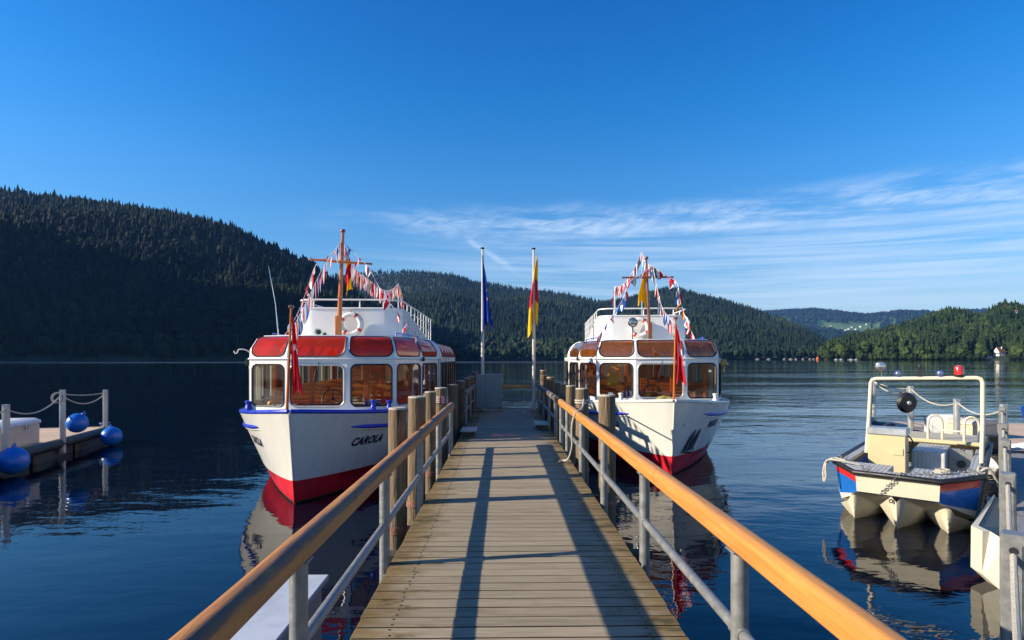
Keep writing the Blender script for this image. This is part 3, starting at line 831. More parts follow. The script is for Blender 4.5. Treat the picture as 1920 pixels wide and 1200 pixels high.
# mooring piles, each a thing of its own
def pile(x, y, zt, r, i, label, bracket=False):
    root = empty('mooring_pile', (x, y, 0), rng.uniform(0, 6))
    b = MB(); n = 26; zs = np.concatenate([np.linspace(-3.5, 0, 5), np.linspace(.12, zt - .02, 22)])
    vs = []
    ph = rng.uniform(0, 50)
    lean = (rng.uniform(-.006, .006), rng.uniform(-.006, .006))
    for z in zs:
        for k in range(n):
            a = 2 * math.pi * k / n
            q = r * (1 + .03 * noise.noise(Vector((math.cos(a) * 1.2, math.sin(a) * 1.2, z * .9 + ph))) + .022 * noise.noise(Vector((math.cos(a) * 9, math.sin(a) * 9, z * .5 + ph))))
            vs.append((q * math.cos(a) + lean[0] * z, q * math.sin(a) + lean[1] * z, z))
    K = len(zs)
    fs = [(i_ * n + k, i_ * n + (k + 1) % n, (i_ + 1) * n + (k + 1) % n, (i_ + 1) * n + k) for i_ in range(K - 1) for k in range(n)]
    b.add(vs, fs)
    top = [(v[0] * .93, v[1] * .93, zt + .005 * noise.noise(Vector((v[0] * 30, v[1] * 30, ph)))) for v in vs[-n:]]
    o = len(b.v); b.add(vs[-n:] + top + [(lean[0] * zt, lean[1] * zt, zt - .004)],
                        [(k, (k + 1) % n, n + (k + 1) % n, n + k) for k in range(n)] + [(n + k, n + (k + 1) % n, 2 * n) for k in range(n)], 1)
    b.build('shaft', [PILE, PTOP], root, smooth=50)
    if bracket:
        q = MB(); q.tube([(0, 0, .56), (0, 0, .64)], r + .012, 24)
        q.build('steel_band', RUST, root)
        q = MB(); M_ = Matrix.Rotation(-root.rotation_euler.z, 4, 'Z')
        s_ = 1 if x < 0 else -1
        q.rbox(min(0, s_ * .45), max(0, s_ * .45), -.03, .03, .57, .63, .006, 0, M_ @ Matrix.Translation((0, 0, 0)))
        q.build('bracket_arm', RUST, root)
    tag(root, label, 'mooring pile', 'timber mooring piles beside the pier')
    return root
names = ['nearest', 'second', 'third', 'fourth', 'fifth', 'sixth', 'seventh', 'eighth', 'ninth']
Lp = [(-1.24, 6.70, 2.02, .105, 'rough split-topped'), (-1.20, 7.90, 2.07, .12, ''), (-1.25, 9.9, 2.02, .095, 'slender'), (-1.25, 11.6, 2.0, .125, 'stout'),
      (-1.22, 13.9, 1.96, .12, ''), (-1.15, 15.7, 1.98, .12, ''), (-1.08, 17.2, 2.0, .11, ''), (-1.06, 18.9, 2.0, .11, ''), (-1.0, 20.2, 2.11, .10, '')]
for i, (x, y, z, r, ex) in enumerate(Lp):
    pile(x, y, z, r, i, ('%s%s timber mooring pile on the left side of the pier' % (ex + ' ' if ex else '', '') if False else '%s%s of the timber mooring piles along the left handrail' % (names[i], ', ' + ex + ',' if ex else '')), i < 3)
Rp = [(1.45, 7.9, 2.09, .118, 'with a clean sawn top'), (1.42, 10.2, 2.06, .115, ''), (1.43, 12.0, 2.02, .10, ''), (1.44, 13.4, 2.0, .10, ''),
      (1.45, 14.9, 1.97, .10, ''), (1.43, 17.0, 2.03, .12, ''), (1.42, 18.9, 2.03, .09, ''), (1.41, 20.0, 2.17, .11, '')]
for i, (x, y, z, r, ex) in enumerate(Rp):
    pile(x, y, z, r, i, '%s of the timber mooring piles along the right handrail%s' % (names[i], ' ' + ex if ex else ''), i < 2)

# cabinet, boarding steps
cab = empty('cabinet', (-0.44, 18.15, DZ))
M_CAB = mat('cabinet_paint', (0.22, 0.25, 0.235), 0.45, var=0.08, vscale=3, dirt=((0.14, 0.15, 0.13), 2, .62))
b = MB(); b.rbox(-.41, .41, -.13, .15, .12, 1.18, .012); b.build('body', M_CAB, cab)
for x0, x1 in ((-.405, -.115), (-.105, .405)):
    q = MB(); q.rbox(x0, x1, -.152, -.132, .13, 1.17, .006); d_ = q.build('door', M_CAB, cab)
    if x0 > -.2:
        for zz in (.17, 1.13):
            h_ = MB(); h_.tube([(.37, -.165, zz), (.37, -.15, zz)], .014, 10); h_.build('lock', BLACK, d_)
q = MB()
for x in (-.34, .34): q.tube([(x, 0, 0), (x, 0, .125)], .025, 10)
q.build('leg', GALV, cab)
tag(cab, 'grey two-door metal cabinet at the pier end below the blue flag', 'cabinet')
M_STEP = mat('step_aluminium', (0.34, 0.36, 0.33), 0.5, metal=.4, var=0.15, vscale=5)
for x, y, nm, z in ((-0.74, 12.5, 'left', .15), (0.92, 13.7, 'right', .15)):
    s_ = empty('boarding_step', (x, y, DZ))
    b = MB()
    for k in range(6): b.rbox(-.17, .17, -.36 + k * .12, -.255 + k * .12, z - .03, z, .004)
    b.build('tread', M_STEP, s_)
    for q_ in (-1, 1):
        q = MB(); q.rbox(-.12, .12, q_ * .26 - .02, q_ * .26 + .02, 0, z - .031, .004); q.build('leg', DARKW, s_)
    tag(s_, 'low grey metal boarding step at the %s edge of the pier deck' % nm, 'step', 'boarding steps on the pier')

# ------------------------------------------------------------------ cloth helpers
def cloth(col, name):
    m = mat(name, col, 0.75, var=0.07, vscale=5, spec=.2)
    t = m.node_tree; b_ = t.nodes['Principled BSDF']
    out = [n for n in t.nodes if n.type == 'OUTPUT_MATERIAL'][0]
    tl = t.nodes.new('ShaderNodeBsdfTranslucent'); tl.inputs[0].default_value = (*col, 1)
    mx = t.nodes.new('ShaderNodeMixShader'); mx.inputs[0].default_value = .3
    t.links.new(b_.outputs[0], mx.inputs[1]); t.links.new(tl.outputs[0], mx.inputs[2]); t.links.new(mx.outputs[0], out.inputs[0])
    return m
C_RED = cloth((0.62, 0.015, 0.03), 'red_cloth'); C_YEL = cloth((0.85, 0.50, 0.01), 'yellow_cloth'); C_BLU = cloth((0.010, 0.05, 0.36), 'blue_cloth')
C_WHT = cloth((0.75, 0.76, 0.78), 'white_cloth'); C_GRN = cloth((0.02, 0.20, 0.06), 'green_cloth'); C_BLK = cloth((0.015, 0.015, 0.02), 'black_cloth'); C_LBL = cloth((0.06, 0.25, 0.62), 'light_blue_cloth')
def drape(name, top, length, w0, w1, mats, matfn, side=1, seed=0, folds=3.0, ang=0.0, nu=26, nv=40, skew=0.0):
    """limp flag hanging in folds from its hoist: top = upper hoist corner"""
    b = MB(); top = Vector(top); ca, sa = math.cos(ang), math.sin(ang)
    def fn(u, v):
        w_ = w0 + (w1 - w0) * min(1, v * 1.15) ** .8
        x = u * w_ * side; L_ = length * (0.80 + 0.20 * (0.5 + 0.5 * math.cos(u * 4.2 + seed))) - skew * u * length
        yy = (.045 + .05 * v) * math.sin(u * folds * 2 * math.pi + seed + v * 1.5) * (0.25 + u) * (w1 / .25)
        x += .02 * math.sin(v * 9 + u * 5 + seed) * v
        return top + Vector((x * ca - yy * sa, x * sa + yy * ca, -v * L_ - .10 * (u ** 1.3) * (1 - v) * length))
    b.grid(fn, nu, nv)
    for i, f in enumerate(b.f):
        j, k = divmod(i, nu); b.m[i] = matfn((k + .5) / nu, (j + .5) / nv)
    o = b.build(name, mats, smooth=80)
    return o
M_POLE = mat('white_pole', (0.55, 0.54, 0.50), 0.35, var=.06)
def flagpole(x, y, zt, label):
    r = empty('flagpole', (x, y, DZ))
    b = MB(); b.tube([(0, 0, 0), (0, 0, 2), (0, 0, zt - DZ)], [.052, .048, .032], 16); b.build('pole', M_POLE, r)
    b = MB(); b.lathe([(.02, zt - DZ), (.055, zt - DZ + .01), (.07, zt - DZ + .03), (.05, zt - DZ + .055), (.01, zt - DZ + .065)], 18); b.build('finial', BLACK, r)
    b = MB(); b.rbox(-.09, .09, -.09, .09, 0, .02, .004); b.build('base_plate', GALV, r)
    b = MB(); b.tube([(.05, -.03, 1.2), (.056, -.04, 3), (.04, -.03, zt - DZ - .05)], .005, 6); b.build('halyard', ROPE, r)
    tag(r, label, 'flagpole', 'white flagpoles at the pier end')
flagpole(-.66, 18.5, 6.12, 'white flagpole rising behind the grey cabinet, carrying the limp blue flag')
flagpole(1.0, 18.55, 6.12, 'white flagpole at the pier end carrying the yellow and red flag')
def star(u, v): return any((u - a) ** 2 * .4 + (v - c) ** 2 * 2 < .0012 for a, c in ((.7, .62), (.55, .5), (.8, .45)))
o = drape('flag', (-.63, 18.47, 5.95), 2.75, .06, .33, [C_BLU, C_YEL], lambda u, v: 1 if star(u, v) else 0, 1, .6, 2.2)
o.location = (-.06, 0, 0)
tag(o, 'limp blue flag with yellow stars hanging down the pole by the grey cabinet', 'flag')
o = drape('flag', (1.02, 18.52, 5.98), 2.75, .07, .36, [C_YEL, C_RED], lambda u, v: 1 if .33 < v + .10 * (u - .5) < .66 else 0, -1, 2.0, 1.6)
o.location = (.12, 0, 0)
tag(o, 'limp yellow and red banded flag hanging on the right flagpole of the pier end', 'flag')
# ropes on the pier
b = MB()
pts = [Vector(p) for p in ((1.43, 10.08, 1.86), (1.32, 9.4, 1.80), (1.22, 9.0, 1.775), (1.13, 8.95, 1.73), (1.08, 8.95, 1.5), (1.09, 9.0, 1.2), (1.05, 9.15, .98), (.98, 9.3, .92), (.9, 9.2, .92))]
def smooth_pts(pts, n=5):
    out = []
    for i in range(len(pts) - 1):
        p0 = pts[max(i - 1, 0)]; p1 = pts[i]; p2 = pts[i + 1]; p3 = pts[min(i + 2, len(pts) - 1)]
        for k in range(n):
            t = k / n
            out.append(.5 * ((2 * p1) + (-p0 + p2) * t + (2 * p0 - 5 * p1 + 4 * p2 - p3) * t * t + (-p0 + 3 * p1 - 3 * p2 + p3) * t ** 3))
    out.append(pts[-1]); return out
b.tube(smooth_pts(pts), .016, 8)
b.torus((1.43, 10.2, 1.80), .13, .016, None, 28, 8); b.torus((1.43, 10.2, 1.84), .132, .016, None, 28, 8)
b.tube(smooth_pts([Vector(p) for p in ((1.5, 10.3, 1.82), (1.75, 11.5, 1.62), (2.05, 13.2, 1.62))]), .016, 8)
tag(b.build('mooring_rope', ROPE), 'white mooring rope looped over the right handrail and the second right pile', 'rope')
b = MB(); b.tube(smooth_pts([Vector(p) for p in ((1.0, 18.4, 1.9), (.93, 18.2, 1.3), (.8, 17.9, .96), (.62, 17.5, .93), (.66, 17.0, .93), (.8, 16.7, .93), (.7, 16.2, .93))]), .014, 8)
tag(b.build('cable', ROPE), 'pale cable hanging from the right flagpole onto the deck at the pier end', 'cable')
b = MB()
for k in range(4): b.torus((-1.27, 11.62, 1.70 + .035 * k), .15, .018, None, 28, 8, mifn=lambda a: int(a * 18) % 2)
b.tube(smooth_pts([Vector(p) for p in ((-1.36, 11.7, 1.72), (-1.55, 12.4, 1.58), (-1.75, 13.2, 1.6))]), .016, 8)
tag(b.build('mooring_rope', [ROPE, C_RED]), 'red and white mooring rope wound round the fourth left pile', 'rope')
# white metal pontoon box beside the near left handrail
bx = empty('pontoon_box', (-1.95, 3.4, 0))
M_PB = mat('pale_metal', (0.52, 0.56, 0.60), 0.45, metal=.2, var=.1, vscale=1.6, dirt=((.36, .40, .45), 1.2, .58))
b = MB(); b.rbox(-.31, .29, -2.6, 1.86, -.3, .545, .01); b.build('body', M_PB, bx)
b = MB(); b.rbox(-.34, .345, -2.6, 1.90, .546, .60, .008); b.build('lid', M_PB, bx)
tag(bx, 'pale grey metal pontoon box floating beside the near left handrail', 'pontoon')
# ------------------------------------------------------------------ excursion boats
W_HULL = mat('white_hull_paint', (0.63, 0.605, 0.54), 0.28, var=.04, vscale=1.2, bump=.08, bscale=2.0, coat=.3, stretch=(1.4, 1.4, .5), dirt=((.50, .46, .38), 1.1, .60), crack=((.30, .22, .14), (16, 16, .9), .74))
W_CAB = mat('white_cabin_paint', (0.78, 0.77, 0.74), 0.3, var=.03, vscale=2, coat=.2)
R_HULL = mat('red_hull_paint', (0.56, 0.012, 0.025), 0.38, var=.16, vscale=3, stretch=(1, 1, .6), dirt=((.28, .025, .03), 2, .58))
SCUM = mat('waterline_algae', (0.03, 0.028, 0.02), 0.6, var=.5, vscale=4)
BLUEP = mat('blue_paint', (0.010, 0.035, 0.42), 0.35, var=.1)
VARN = mat('varnished_wood', (0.52, 0.135, 0.014), 0.22, var=.3, vscale=3, stretch=(12, 12, 1), coat=.6)
VARND = mat('dark_varnished_wood', (0.20, 0.055, 0.018), 0.25, var=.3, vscale=3, stretch=(12, 12, 1), coat=.5)
INTW = mat('cabin_wood', (0.36, 0.105, 0.026), 0.35, var=.3, vscale=2, stretch=(1, 8, 8))
INTD = mat('cabin_dark_wood', (0.10, 0.04, 0.02), 0.4, var=.3, vscale=2, stretch=(8, 8, 1))
CHROME = mat('chrome', (0.75, 0.76, 0.78), 0.12, metal=1.0, var=.05)
DARKM = mat('dark_metal', (0.03, 0.032, 0.035), 0.35, metal=.3)
CURT = cloth((0.60, 0.60, 0.55), 'curtain_cloth')
RINGW = mat('buoy_white', (0.78, 0.77, 0.72), 0.5, var=.05); RINGR = mat('buoy_red', (0.62, 0.03, 0.02), 0.5)
BRASS = mat('brass', (0.70, 0.33, 0.05), 0.4, metal=.3)
G_WIN = glass('window_glass', (0.70, 0.72, 0.69), 1.25)
G_RED = glass('red_skylight', (0.95, 0.10, 0.02), .65, (0.88, 0.06, 0.008), .62, .04)
G_BRN = glass('brown_skylight', (0.95, 0.52, 0.18), 1.2, (0.66, 0.23, 0.03), .34, .02)
BW, BD = 2.05, 2.30
LB = 15.6
def zg(s): return 1.38 + .28 * max(0, 1 - s / 6) ** 2.5
def sst(z): return .30 * (1.66 - z) / 1.66 if z > 0 else .30 - z * .9
def hb(s, z):
    q = s - sst(z)
    if q <= 0: return 0.0
    bd = BD * max(0, 1 - (1 - min(q / 4.5, 1)) ** 2) ** .8
    bw = BW * max(0, 1 - (1 - min(q / 6.5, 1)) ** 2) ** .95
    g = zg(s); k = min(1, max(-.2, z / g))
    k = k ** .85 if k > 0 else k
    r = bw + (bd - bw) * k
    if z < 0: r *= max(.5, 1 + z * .9)
    if s > 11.5: r *= math.sqrt(max(0.02, 1 - ((s - 11.5) / 4.4) ** 2.4 * .75))
    return r
def rrect(u0, u1, v0, v1, r, au, av, n=6):
    """rounded rectangle in uv, radius given in metres, au/av metres per unit"""
    ru, rv = r / au, r / av; pts = []
    for (cu, cv, a0) in ((u1 - ru, v1 - rv, 0), (u0 + ru, v1 - rv, 90), (u0 + ru, v0 + rv, 180), (u1 - ru, v0 + rv, 270)):
        for k in range(n + 1):
            a = R(a0 + 90 * k / n); pts.append((cu + ru * math.cos(a), cv + rv * math.sin(a)))
    return pts
def outer_match(inner, n=6):
    """points on the unit square matched one to one to the rounded rectangle"""
    out = []
    m = n + 1
    corners = ((1, 1), (0, 1), (0, 0), (1, 0))
    for q in range(4):
        cu, cv = corners[q]
        for k in range(m):
            iu, iv = inner[q * m + k]; t = k / n
            if q == 0: p = (1, iv + (1 - iv) * min(1, t * 2)) if t <= .5 else (1 - (1 - iu) * (t - .5) * 2, 1)
            elif q == 1: p = (iu * (1 - t * 2), 1) if t <= .5 else (0, 1 - (1 - iv) * (t - .5) * 2)
            elif q == 2: p = (0, iv * (1 - t * 2)) if t <= .5 else (iu * (t - .5) * 2, 0)
            else: p = (iu + (1 - iu) * t * 2, 0) if t <= .5 else (1, iv * (t - .5) * 2)
            out.append(p)
    return out
def panel(wall, S, hole, T=.045, rings=3):
    """wall panel on surface S(u,v,w) with a rounded hole; both faces and the reveal"""
    n = len(hole); out = outer_match(hole)
    loops = []
    for k in range(rings + 1):
        t = k / rings
        loops.append([S(o[0] + (i[0] - o[0]) * t, o[1] + (i[1] - o[1]) * t, 0) for o, i in zip(out, hole)])
    for k in range(rings, -1, -1):
        t = k / rings
        loops.append([S(o[0] + (i[0] - o[0]) * t, o[1] + (i[1] - o[1]) * t, -T) for o, i in zip(out, hole)])
    vs = [p for l in loops for p in l]; fs = []
    for a in range(len(loops)):
        c = (a + 1) % len(loops)
        for i in range(n): fs.append((a * n + i, a * n + (i + 1) % n, c * n + (i + 1) % n, c * n + i))
    wall.add(vs, fs)
def pane_mesh(S, hole, w_, rings=5):
    n = len(hole); cu = sum(p[0] for p in hole) / n; cv = sum(p[1] for p in hole) / n
    vs = []; fs = []
    for k in range(rings):
        t = 1 - k / rings
        vs += [S(cu + (p[0] - cu) * t, cv + (p[1] - cv) * t, w_) for p in hole]
    vs.append(S(cu, cv, w_))
    for k in range(rings - 1):
        for i in range(n): fs.append((k * n + i, k * n + (i + 1) % n, (k + 1) * n + (i + 1) % n, (k + 1) * n + i))
    for i in range(n): fs.append(((rings - 1) * n + i, (rings - 1) * n + (i + 1) % n, rings * n))
    return MB().add(vs, fs)
def seal_mesh(S, hole, r=.012):
    n = len(hole); vs = []; fs = []
    cu = sum(p[0] for p in hole) / n; cv = sum(p[1] for p in hole) / n
    P0 = [S(p[0], p[1], 0.006) for p in hole]
    C = S(cu, cv, 0)
    for i, p in enumerate(P0):
        inn = (C - p).normalized() * r * 1.5
        q = hole[i]; nrm = (S(q[0], q[1], .05) - S(q[0], q[1], 0)).normalized() * r * .8
        vs += [p - inn * .5 , p + nrm, p + inn, p - nrm * 2.0]
    for i in range(n):
        j = (i + 1) % n
        for k in range(4): fs.append((i * 4 + k, i * 4 + (k + 1) % 4, j * 4 + (k + 1) % 4, j * 4 + k))
    return MB().add(vs, fs)
SILL0, BELT, ROOFZ = 1.34, 2.60, 3.04
PLAN = [(.60, 1.60), (1.50, 2.00), (1.90, 3.20), (2.12, 4.70)]
TOPP = [(.57, 1.98), (1.33, 2.33), (1.63, 3.36), (1.78, 4.70)]
def boat(O, yaw, name, sky_m, accent, label, reg):
    root = empty('excursion_boat', (O[0], O[1], 0), -yaw)
    tag(root, label, 'passenger boat', 'excursion boats moored at the pier')
    # hull
    zs = [-.5, -.2, .035, .2, .419, .421, .6, .8, 1.0, 1.15, 1.3, None]
    NS = 56; b = MB()
    def kk(i): t = i / NS; return t ** 1.5
    for side in (-1, 1):
        vs = []
        for z in zs:
            for i in range(NS + 1):
                zr = z if z is not None else 1.38
                def zrow(s): return zr if zr <= 1.0 else zr + (zg(s) - 1.38) * (zr - 1.0) / .38
                s0 = sst(zrow(0.0)); s = s0 + kk(i) * (LB - s0); zz = zrow(s)
                vs.append(Vector((side * (hb(s, zz) + (.012 if z == .421 else 0)), s, zz)))
        o = len(b.v); b.v += [tuple(v) for v in vs]; b.t += [1.0] * len(vs)
        for j in range(len(zs) - 1):
            for i in range(NS):
                b.f.append((o + j * (NS + 1) + i, o + j * (NS + 1) + i + 1, o + (j + 1) * (NS + 1) + i + 1, o + (j + 1) * (NS + 1) + i))
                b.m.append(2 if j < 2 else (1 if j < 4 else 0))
    # transom
    vs = [(sd * hb(LB, (z if z is not None else 1.38)), LB, z if z is not None else 1.38) for sd in (-1, 1) for z in zs]
    nz_ = len(zs); b.add(vs, [(i, i + 1, nz_ + i + 1, nz_ + i) for i in range(nz_ - 1)])
    b.tube([(0, sst(z) - .012, z) for z in (1.62, 1.2, .8, .45)], .018, 8, 0)
    b.tube([(0, sst(z) - .012, z) for z in (.44, 0, -.3)], .018, 8, 1)
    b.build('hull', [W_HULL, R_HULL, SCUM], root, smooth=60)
    # gunwale cap
    g = MB()
    for side in (-1, 1):
        pts = [(side * (hb(s, zg(s)) - .03), s, zg(s) + .012) for s in [0.02 + .07 * (i ** 1.35) for i in range(52)] if s < LB]
        g.tube(pts, .04, 8)
    g.build('gunwale', accent if reg == 'C' else W_HULL, root, smooth=80)
    for side in (-1, 1):
        q = MB(); z_ = lambda s: zg(s) - .27
        S_ = [.85 + .25 * i for i in range(58) if .85 + .25 * i < 15.2]
        q.tube([(side * (hb(s, z_(s)) + .012), s, z_(s)) for s in S_], [.012] + [.04] * (len(S_) - 2) + [.02], 8)
        q.build('rub_rail', BLUEP, root, smooth=80)
        q = MB(); 
        q.tube([(side * (hb(s, z_(s) - .055) + .006), s, z_(s) - .052) for s in S_], [.008] + [.022] * (len(S_) - 2) + [.012], 8)
        q.build('rub_rail_backing', W_HULL, root, smooth=80)
    # deck
    dk = MB(); S_ = [sst(1.5) + .02 + .3 * i for i in range(51)]; S_ = [s for s in S_ if s < LB - .05]
    L_ = [Vector((-max(.01, hb(s, 1.25) - .01), s, zg(s) - .14)) for s in S_]; R_ = [Vector((-v.x, v.y, v.z)) for v in L_]
    n = len(S_); dk.add(L_ + R_, [(i, i + 1, n + i + 1, n + i) for i in range(n - 1)])
    dk.build('deck', mat('deck_paint', (.55, .57, .56), .6, var=.1), root, smooth=0)
    # cabin
    wall = MB()
    def mirror(P): return [(-x, y) for x, y in P]
    facets = [((-PLAN[0][0], PLAN[0][1]), PLAN[0], (-TOPP[0][0], TOPP[0][1]), TOPP[0], 1)]
    for i in range(3):
        facets.append((PLAN[i], PLAN[i + 1], TOPP[i], TOPP[i + 1], 1))
        m_ = lambda p: (-p[0], p[1])
        facets.append((m_(PLAN[i + 1]), m_(PLAN[i]), m_(TOPP[i + 1]), m_(TOPP[i]), 1))
    # straight sides aft of the door
    s = 5.55
    while s < 12.0:
        for sd in (1, -1):
            a, c = (sd * 2.12, s), (sd * 2.12, s + 1.1); ta, tc_ = (sd * 1.78, s), (sd * 1.78, s + 1.1)
            facets.append((a, c, ta, tc_, 0) if sd > 0 else (c, a, tc_, ta, 0))
        s += 1.1
    SEND = s
    for (a, c, ta, tc_, big) in facets:
        a = Vector((a[0], a[1], 0)); c = Vector((c[0], c[1], 0)); ta = Vector((ta[0], ta[1], 0)); tc_ = Vector((tc_[0], tc_[1], 0))
        d = (c - a); ln = d.length; nrm = Vector((d.y, -d.x, 0)).normalized()
        def S(u, v, w, a=a, d=d, nrm=nrm): return a + d * u + nrm * w + Vector((0, 0, SILL0 + (BELT - SILL0) * v))
        H = BELT - SILL0
        mu = .07 / ln
        hole = rrect(mu, 1 - mu, .27 / H, (2.47 - SILL0) / H, .13 if big else .08, ln, H)
        panel(wall, S, hole)
        fr = seal_mesh(S, hole, .017).build('window', BLACK, root, smooth=60)
        pane_mesh(S, hole, -.012, 2).build('pane', G_WIN, fr, smooth=60)
        def S2(u, v, w, a=a, c=c, ta=ta, tc_=tc_):
            ph = v * math.pi / 2; k = 1 - math.cos(ph) ** .8
            p = (a.lerp(c, u)).lerp(ta.lerp(tc_, u), k)
            z = BELT + (ROOFZ - BELT) * math.sin(ph) ** .92
            ou = (a.lerp(c, u) - ta.lerp(tc_, u)).normalized()
            nn = ou * math.cos(ph) * .6 + Vector((0, 0, 1)) * (math.sin(ph) + .1)
            return p + Vector((0, 0, z)) + nn.normalized() * w
        Lr = .75; hole2 = rrect(.042 / ln, 1 - .042 / ln, .03, .95, .17 if big else .08, ln, Lr)
        panel(wall, S2, hole2, .04, 5)
        fr = seal_mesh(S2, hole2, .017).build('skylight', BLACK, root, smooth=60)
        pane_mesh(S2, hole2, .004, 7).build('pane', sky_m, fr, smooth=60)
    # belt moulding round the cabin
    bl = [(-2.12, 4.70)] + mirror(PLAN[:3])[::-1] + PLAN[:3] + [(2.12, 4.70)]
    wall.tube([(x * 1.008, y - .012, BELT - .02) for x, y in bl], .02, 6)
    # door portal pillars and lintel
    for sd in (-1, 1):
        for (y0, y1) in ((4.705, 4.83), (5.42, 5.545)):
            wall.rbox(min(sd * 2.09, sd * 2.13), max(sd * 2.09, sd * 2.13), y0, y1, SILL0, BELT, .008)
            K = 8
            for i in range(K):
                a0, a1 = i / K * math.pi / 2, (i + 1) / K * math.pi / 2
                for y in ():
                    pass
            arc = [Vector((sd * (2.11 - .34 * (1 - math.cos(i / 8 * math.pi / 2))), (y0 + y1) / 2, BELT + (ROOFZ - BELT) * math.sin(i / 8 * math.pi / 2))) for i in range(9)]
            wall.tube(arc, .055, 8)
        wall.box(min(sd * 1.79, sd * 1.84), max(sd * 1.79, sd * 1.84), 4.83, 5.42, ROOFZ - .07, ROOFZ - .003)
    wall.box(-2.12, 2.12, SEND, SEND + .05, SILL0 - .1, BELT); wall.box(-1.78, 1.78, SEND + .001, SEND + .049, BELT, ROOFZ)
    wall.build('cabin_wall', W_CAB, root, smooth=40)
    for sd in (-1, 1):
        q = MB(); q.rbox(min(sd * 1.96, sd * 2.0), max(sd * 1.96, sd * 2.0), 4.84, 5.41, 1.0, 2.75, .01); q.build('door', VARND, root)
    rf = MB()
    half = [(0, TOPP[0][1] - .01)] + TOPP + [(1.78, SEND)]
    def ins(p, k): return (p[0] * k, p[1] + (1 - k) * 1.2 if p[1] < 5 else p[1])
    vs = []; fs = []
    rows = []
    for k in range(5):
        t = k / 4
        loop = [ins(p, 1 - t * .96) for p in half]
        full = [(-x, y) for x, y in loop[::-1]][:-1] + loop
        rows.append([Vector((x, y, ROOFZ + .008 + .05 * math.sin(t * math.pi / 2))) for x, y in full])
    n = len(rows[0]); vs = [p for r_ in rows for p in r_]
    for k in range(4):
        for i in range(n - 1): fs.append((k * n + i, k * n + i + 1, (k + 1) * n + i + 1, (k + 1) * n + i))
    rf.add(vs, fs)
    rf.build('roof', W_CAB, root, smooth=50)
    q = MB(); q.tube([(x * .99, y, ROOFZ + .012) for x, y in [(-x, y) for x, y in half[::-1]][:-1] + half], .022, 8); q.build('roof_edge', W_CAB, root, smooth=60)
    # interior
    fl = MB(); ss_ = [2.15 + .3 * i for i in range(34)]
    fl.prism([(hb(y, .95) - .10, y) for y in ss_] + [(-hb(y, .95) + .10, y) for y in ss_[::-1]], .95, 1.0); fl.build('cabin_floor', INTD, root)
    cl = MB(); cl.box(-1.5, 1.5, 4.6, SEND - .02, 2.93, 2.95); cl.build('ceiling', INTW, root)
    da = MB(); da.prism([(-.9, 2.02), (.9, 2.02), (1.4, 2.35), (1.4, 2.6), (-1.4, 2.6), (-1.4, 2.35)], 1.3, 1.52); da.rbox(-.5, .35, 2.2, 2.6, 1.52, 1.62, .03)
    da.build('dashboard', INTD, root, bevel=.01)
    q = MB(); Mx = Matrix.Translation((0.0, 2.72, 1.70)) @ Matrix.Rotation(R(62), 4, 'X')
    q.torus((0, 0, 0), .22, .017, Mx, 36, 8)
    for a in (90, 210, 330): q.tube([Mx @ Vector((0, 0, 0)), Mx @ Vector((.22 * math.cos(R(a)), .22 * math.sin(R(a)), 0))], .012, 8)
    q.sphere(Mx @ Vector((0, 0, 0)), .04, 8); q.build('steering_wheel', DARKM, root)
    for x, y in ((-.62, 3.3), (.62, 3.3), (-1.55, 3.5), (1.55, 3.5), (-.45, 6.2), (.45, 6.2), (-.45, 8.6), (.45, 8.6)):
        q = MB(); q.rbox(x - .045, x + .045, y - .045, y + .045, 1.0, 2.93, .006); q.build('wooden_post', VARN, root)
    for i in range(6):
        y = 3.9 + i * 1.25
        if 4.5 < y < 5.2: y += .75
        for sd in (-1, 1):
            q = MB(); xa, xb = sorted((sd * .5, sd * 1.88))
            q.rbox(xa, xb, y, y + .42, 1.38, 1.43, .012)
            for k in range(4): q.rbox(xa, xb, y + .42 + .012 * k, y + .45 + .012 * k, 1.46 + k * .11, 1.55 + k * .11, .01)
            for xx in (xa + .06, xb - .1): q.rbox(xx, xx + .05, y + .02, y + .47, 1.0, 1.38, .006); q.rbox(xx, xx + .05, y + .46, y + .50, 1.0, 1.86, .006)
            q.build('bench', INTW, root)
    for y, x in ((6.6, 1.98), (7.7, 1.98), (8.8, 1.98), (9.9, 1.98), (3.05, 1.72), (4.45, 1.95)):
        for sd in (-1, 1):
            q = MB()
            q.grid(lambda u, v, x=x, y=y, sd=sd: Vector((sd * (x + .018 * math.sin(u * 26)), y - .12 + .24 * u, 1.66 + .86 * v)), 24, 6)
            q.build('curtain', CURT, root, smooth=80)
    q = MB()
    for x in (-.9, -.3, .3, .9): q.tube([(x, 4.3, 2.93), (x, 4.3, 2.05)], .012, 8)
    q.build('hand_pole', CHROME, root)
    bk = MB(); bk.rbox(-1.9, -.45, SEND - .25, SEND - .2, 1, 2.93, .01); bk.rbox(.45, 1.9, SEND - .25, SEND - .2, 1, 2.93, .01); bk.build('bulkhead', INTW, root)
    # upper deck
    UW = 1.27; y0 = 4.15
    pl = [(0, y0), (.55, y0)] + [(UW - .42 + .42 * math.sin(a), y0 + .42 - .42 * math.cos(a)) for a in [R(11.25 * i) for i in range(9)]] + [(UW, y0 + .6 + .4 * i) for i in range(18)]
    YEND = pl[-1][1]
    def topz(y): return 3.81 if y < 5.2 else 3.81 - (.64) * min(1, (y - 5.2) / 5.5)
    full = [(-x, y) for x, y in pl[::-1]][:-1] + pl
    ub = MB(); n = len(full); T = .05
    def inset(i):
        a = Vector((*full[max(i - 1, 0)], 0)); c = Vector((*full[min(i + 1, n - 1)], 0)); d = (c - a).normalized(); nn = Vector((-d.y, d.x, 0))
        return Vector((*full[i], 0)) + nn * T
    vs = []
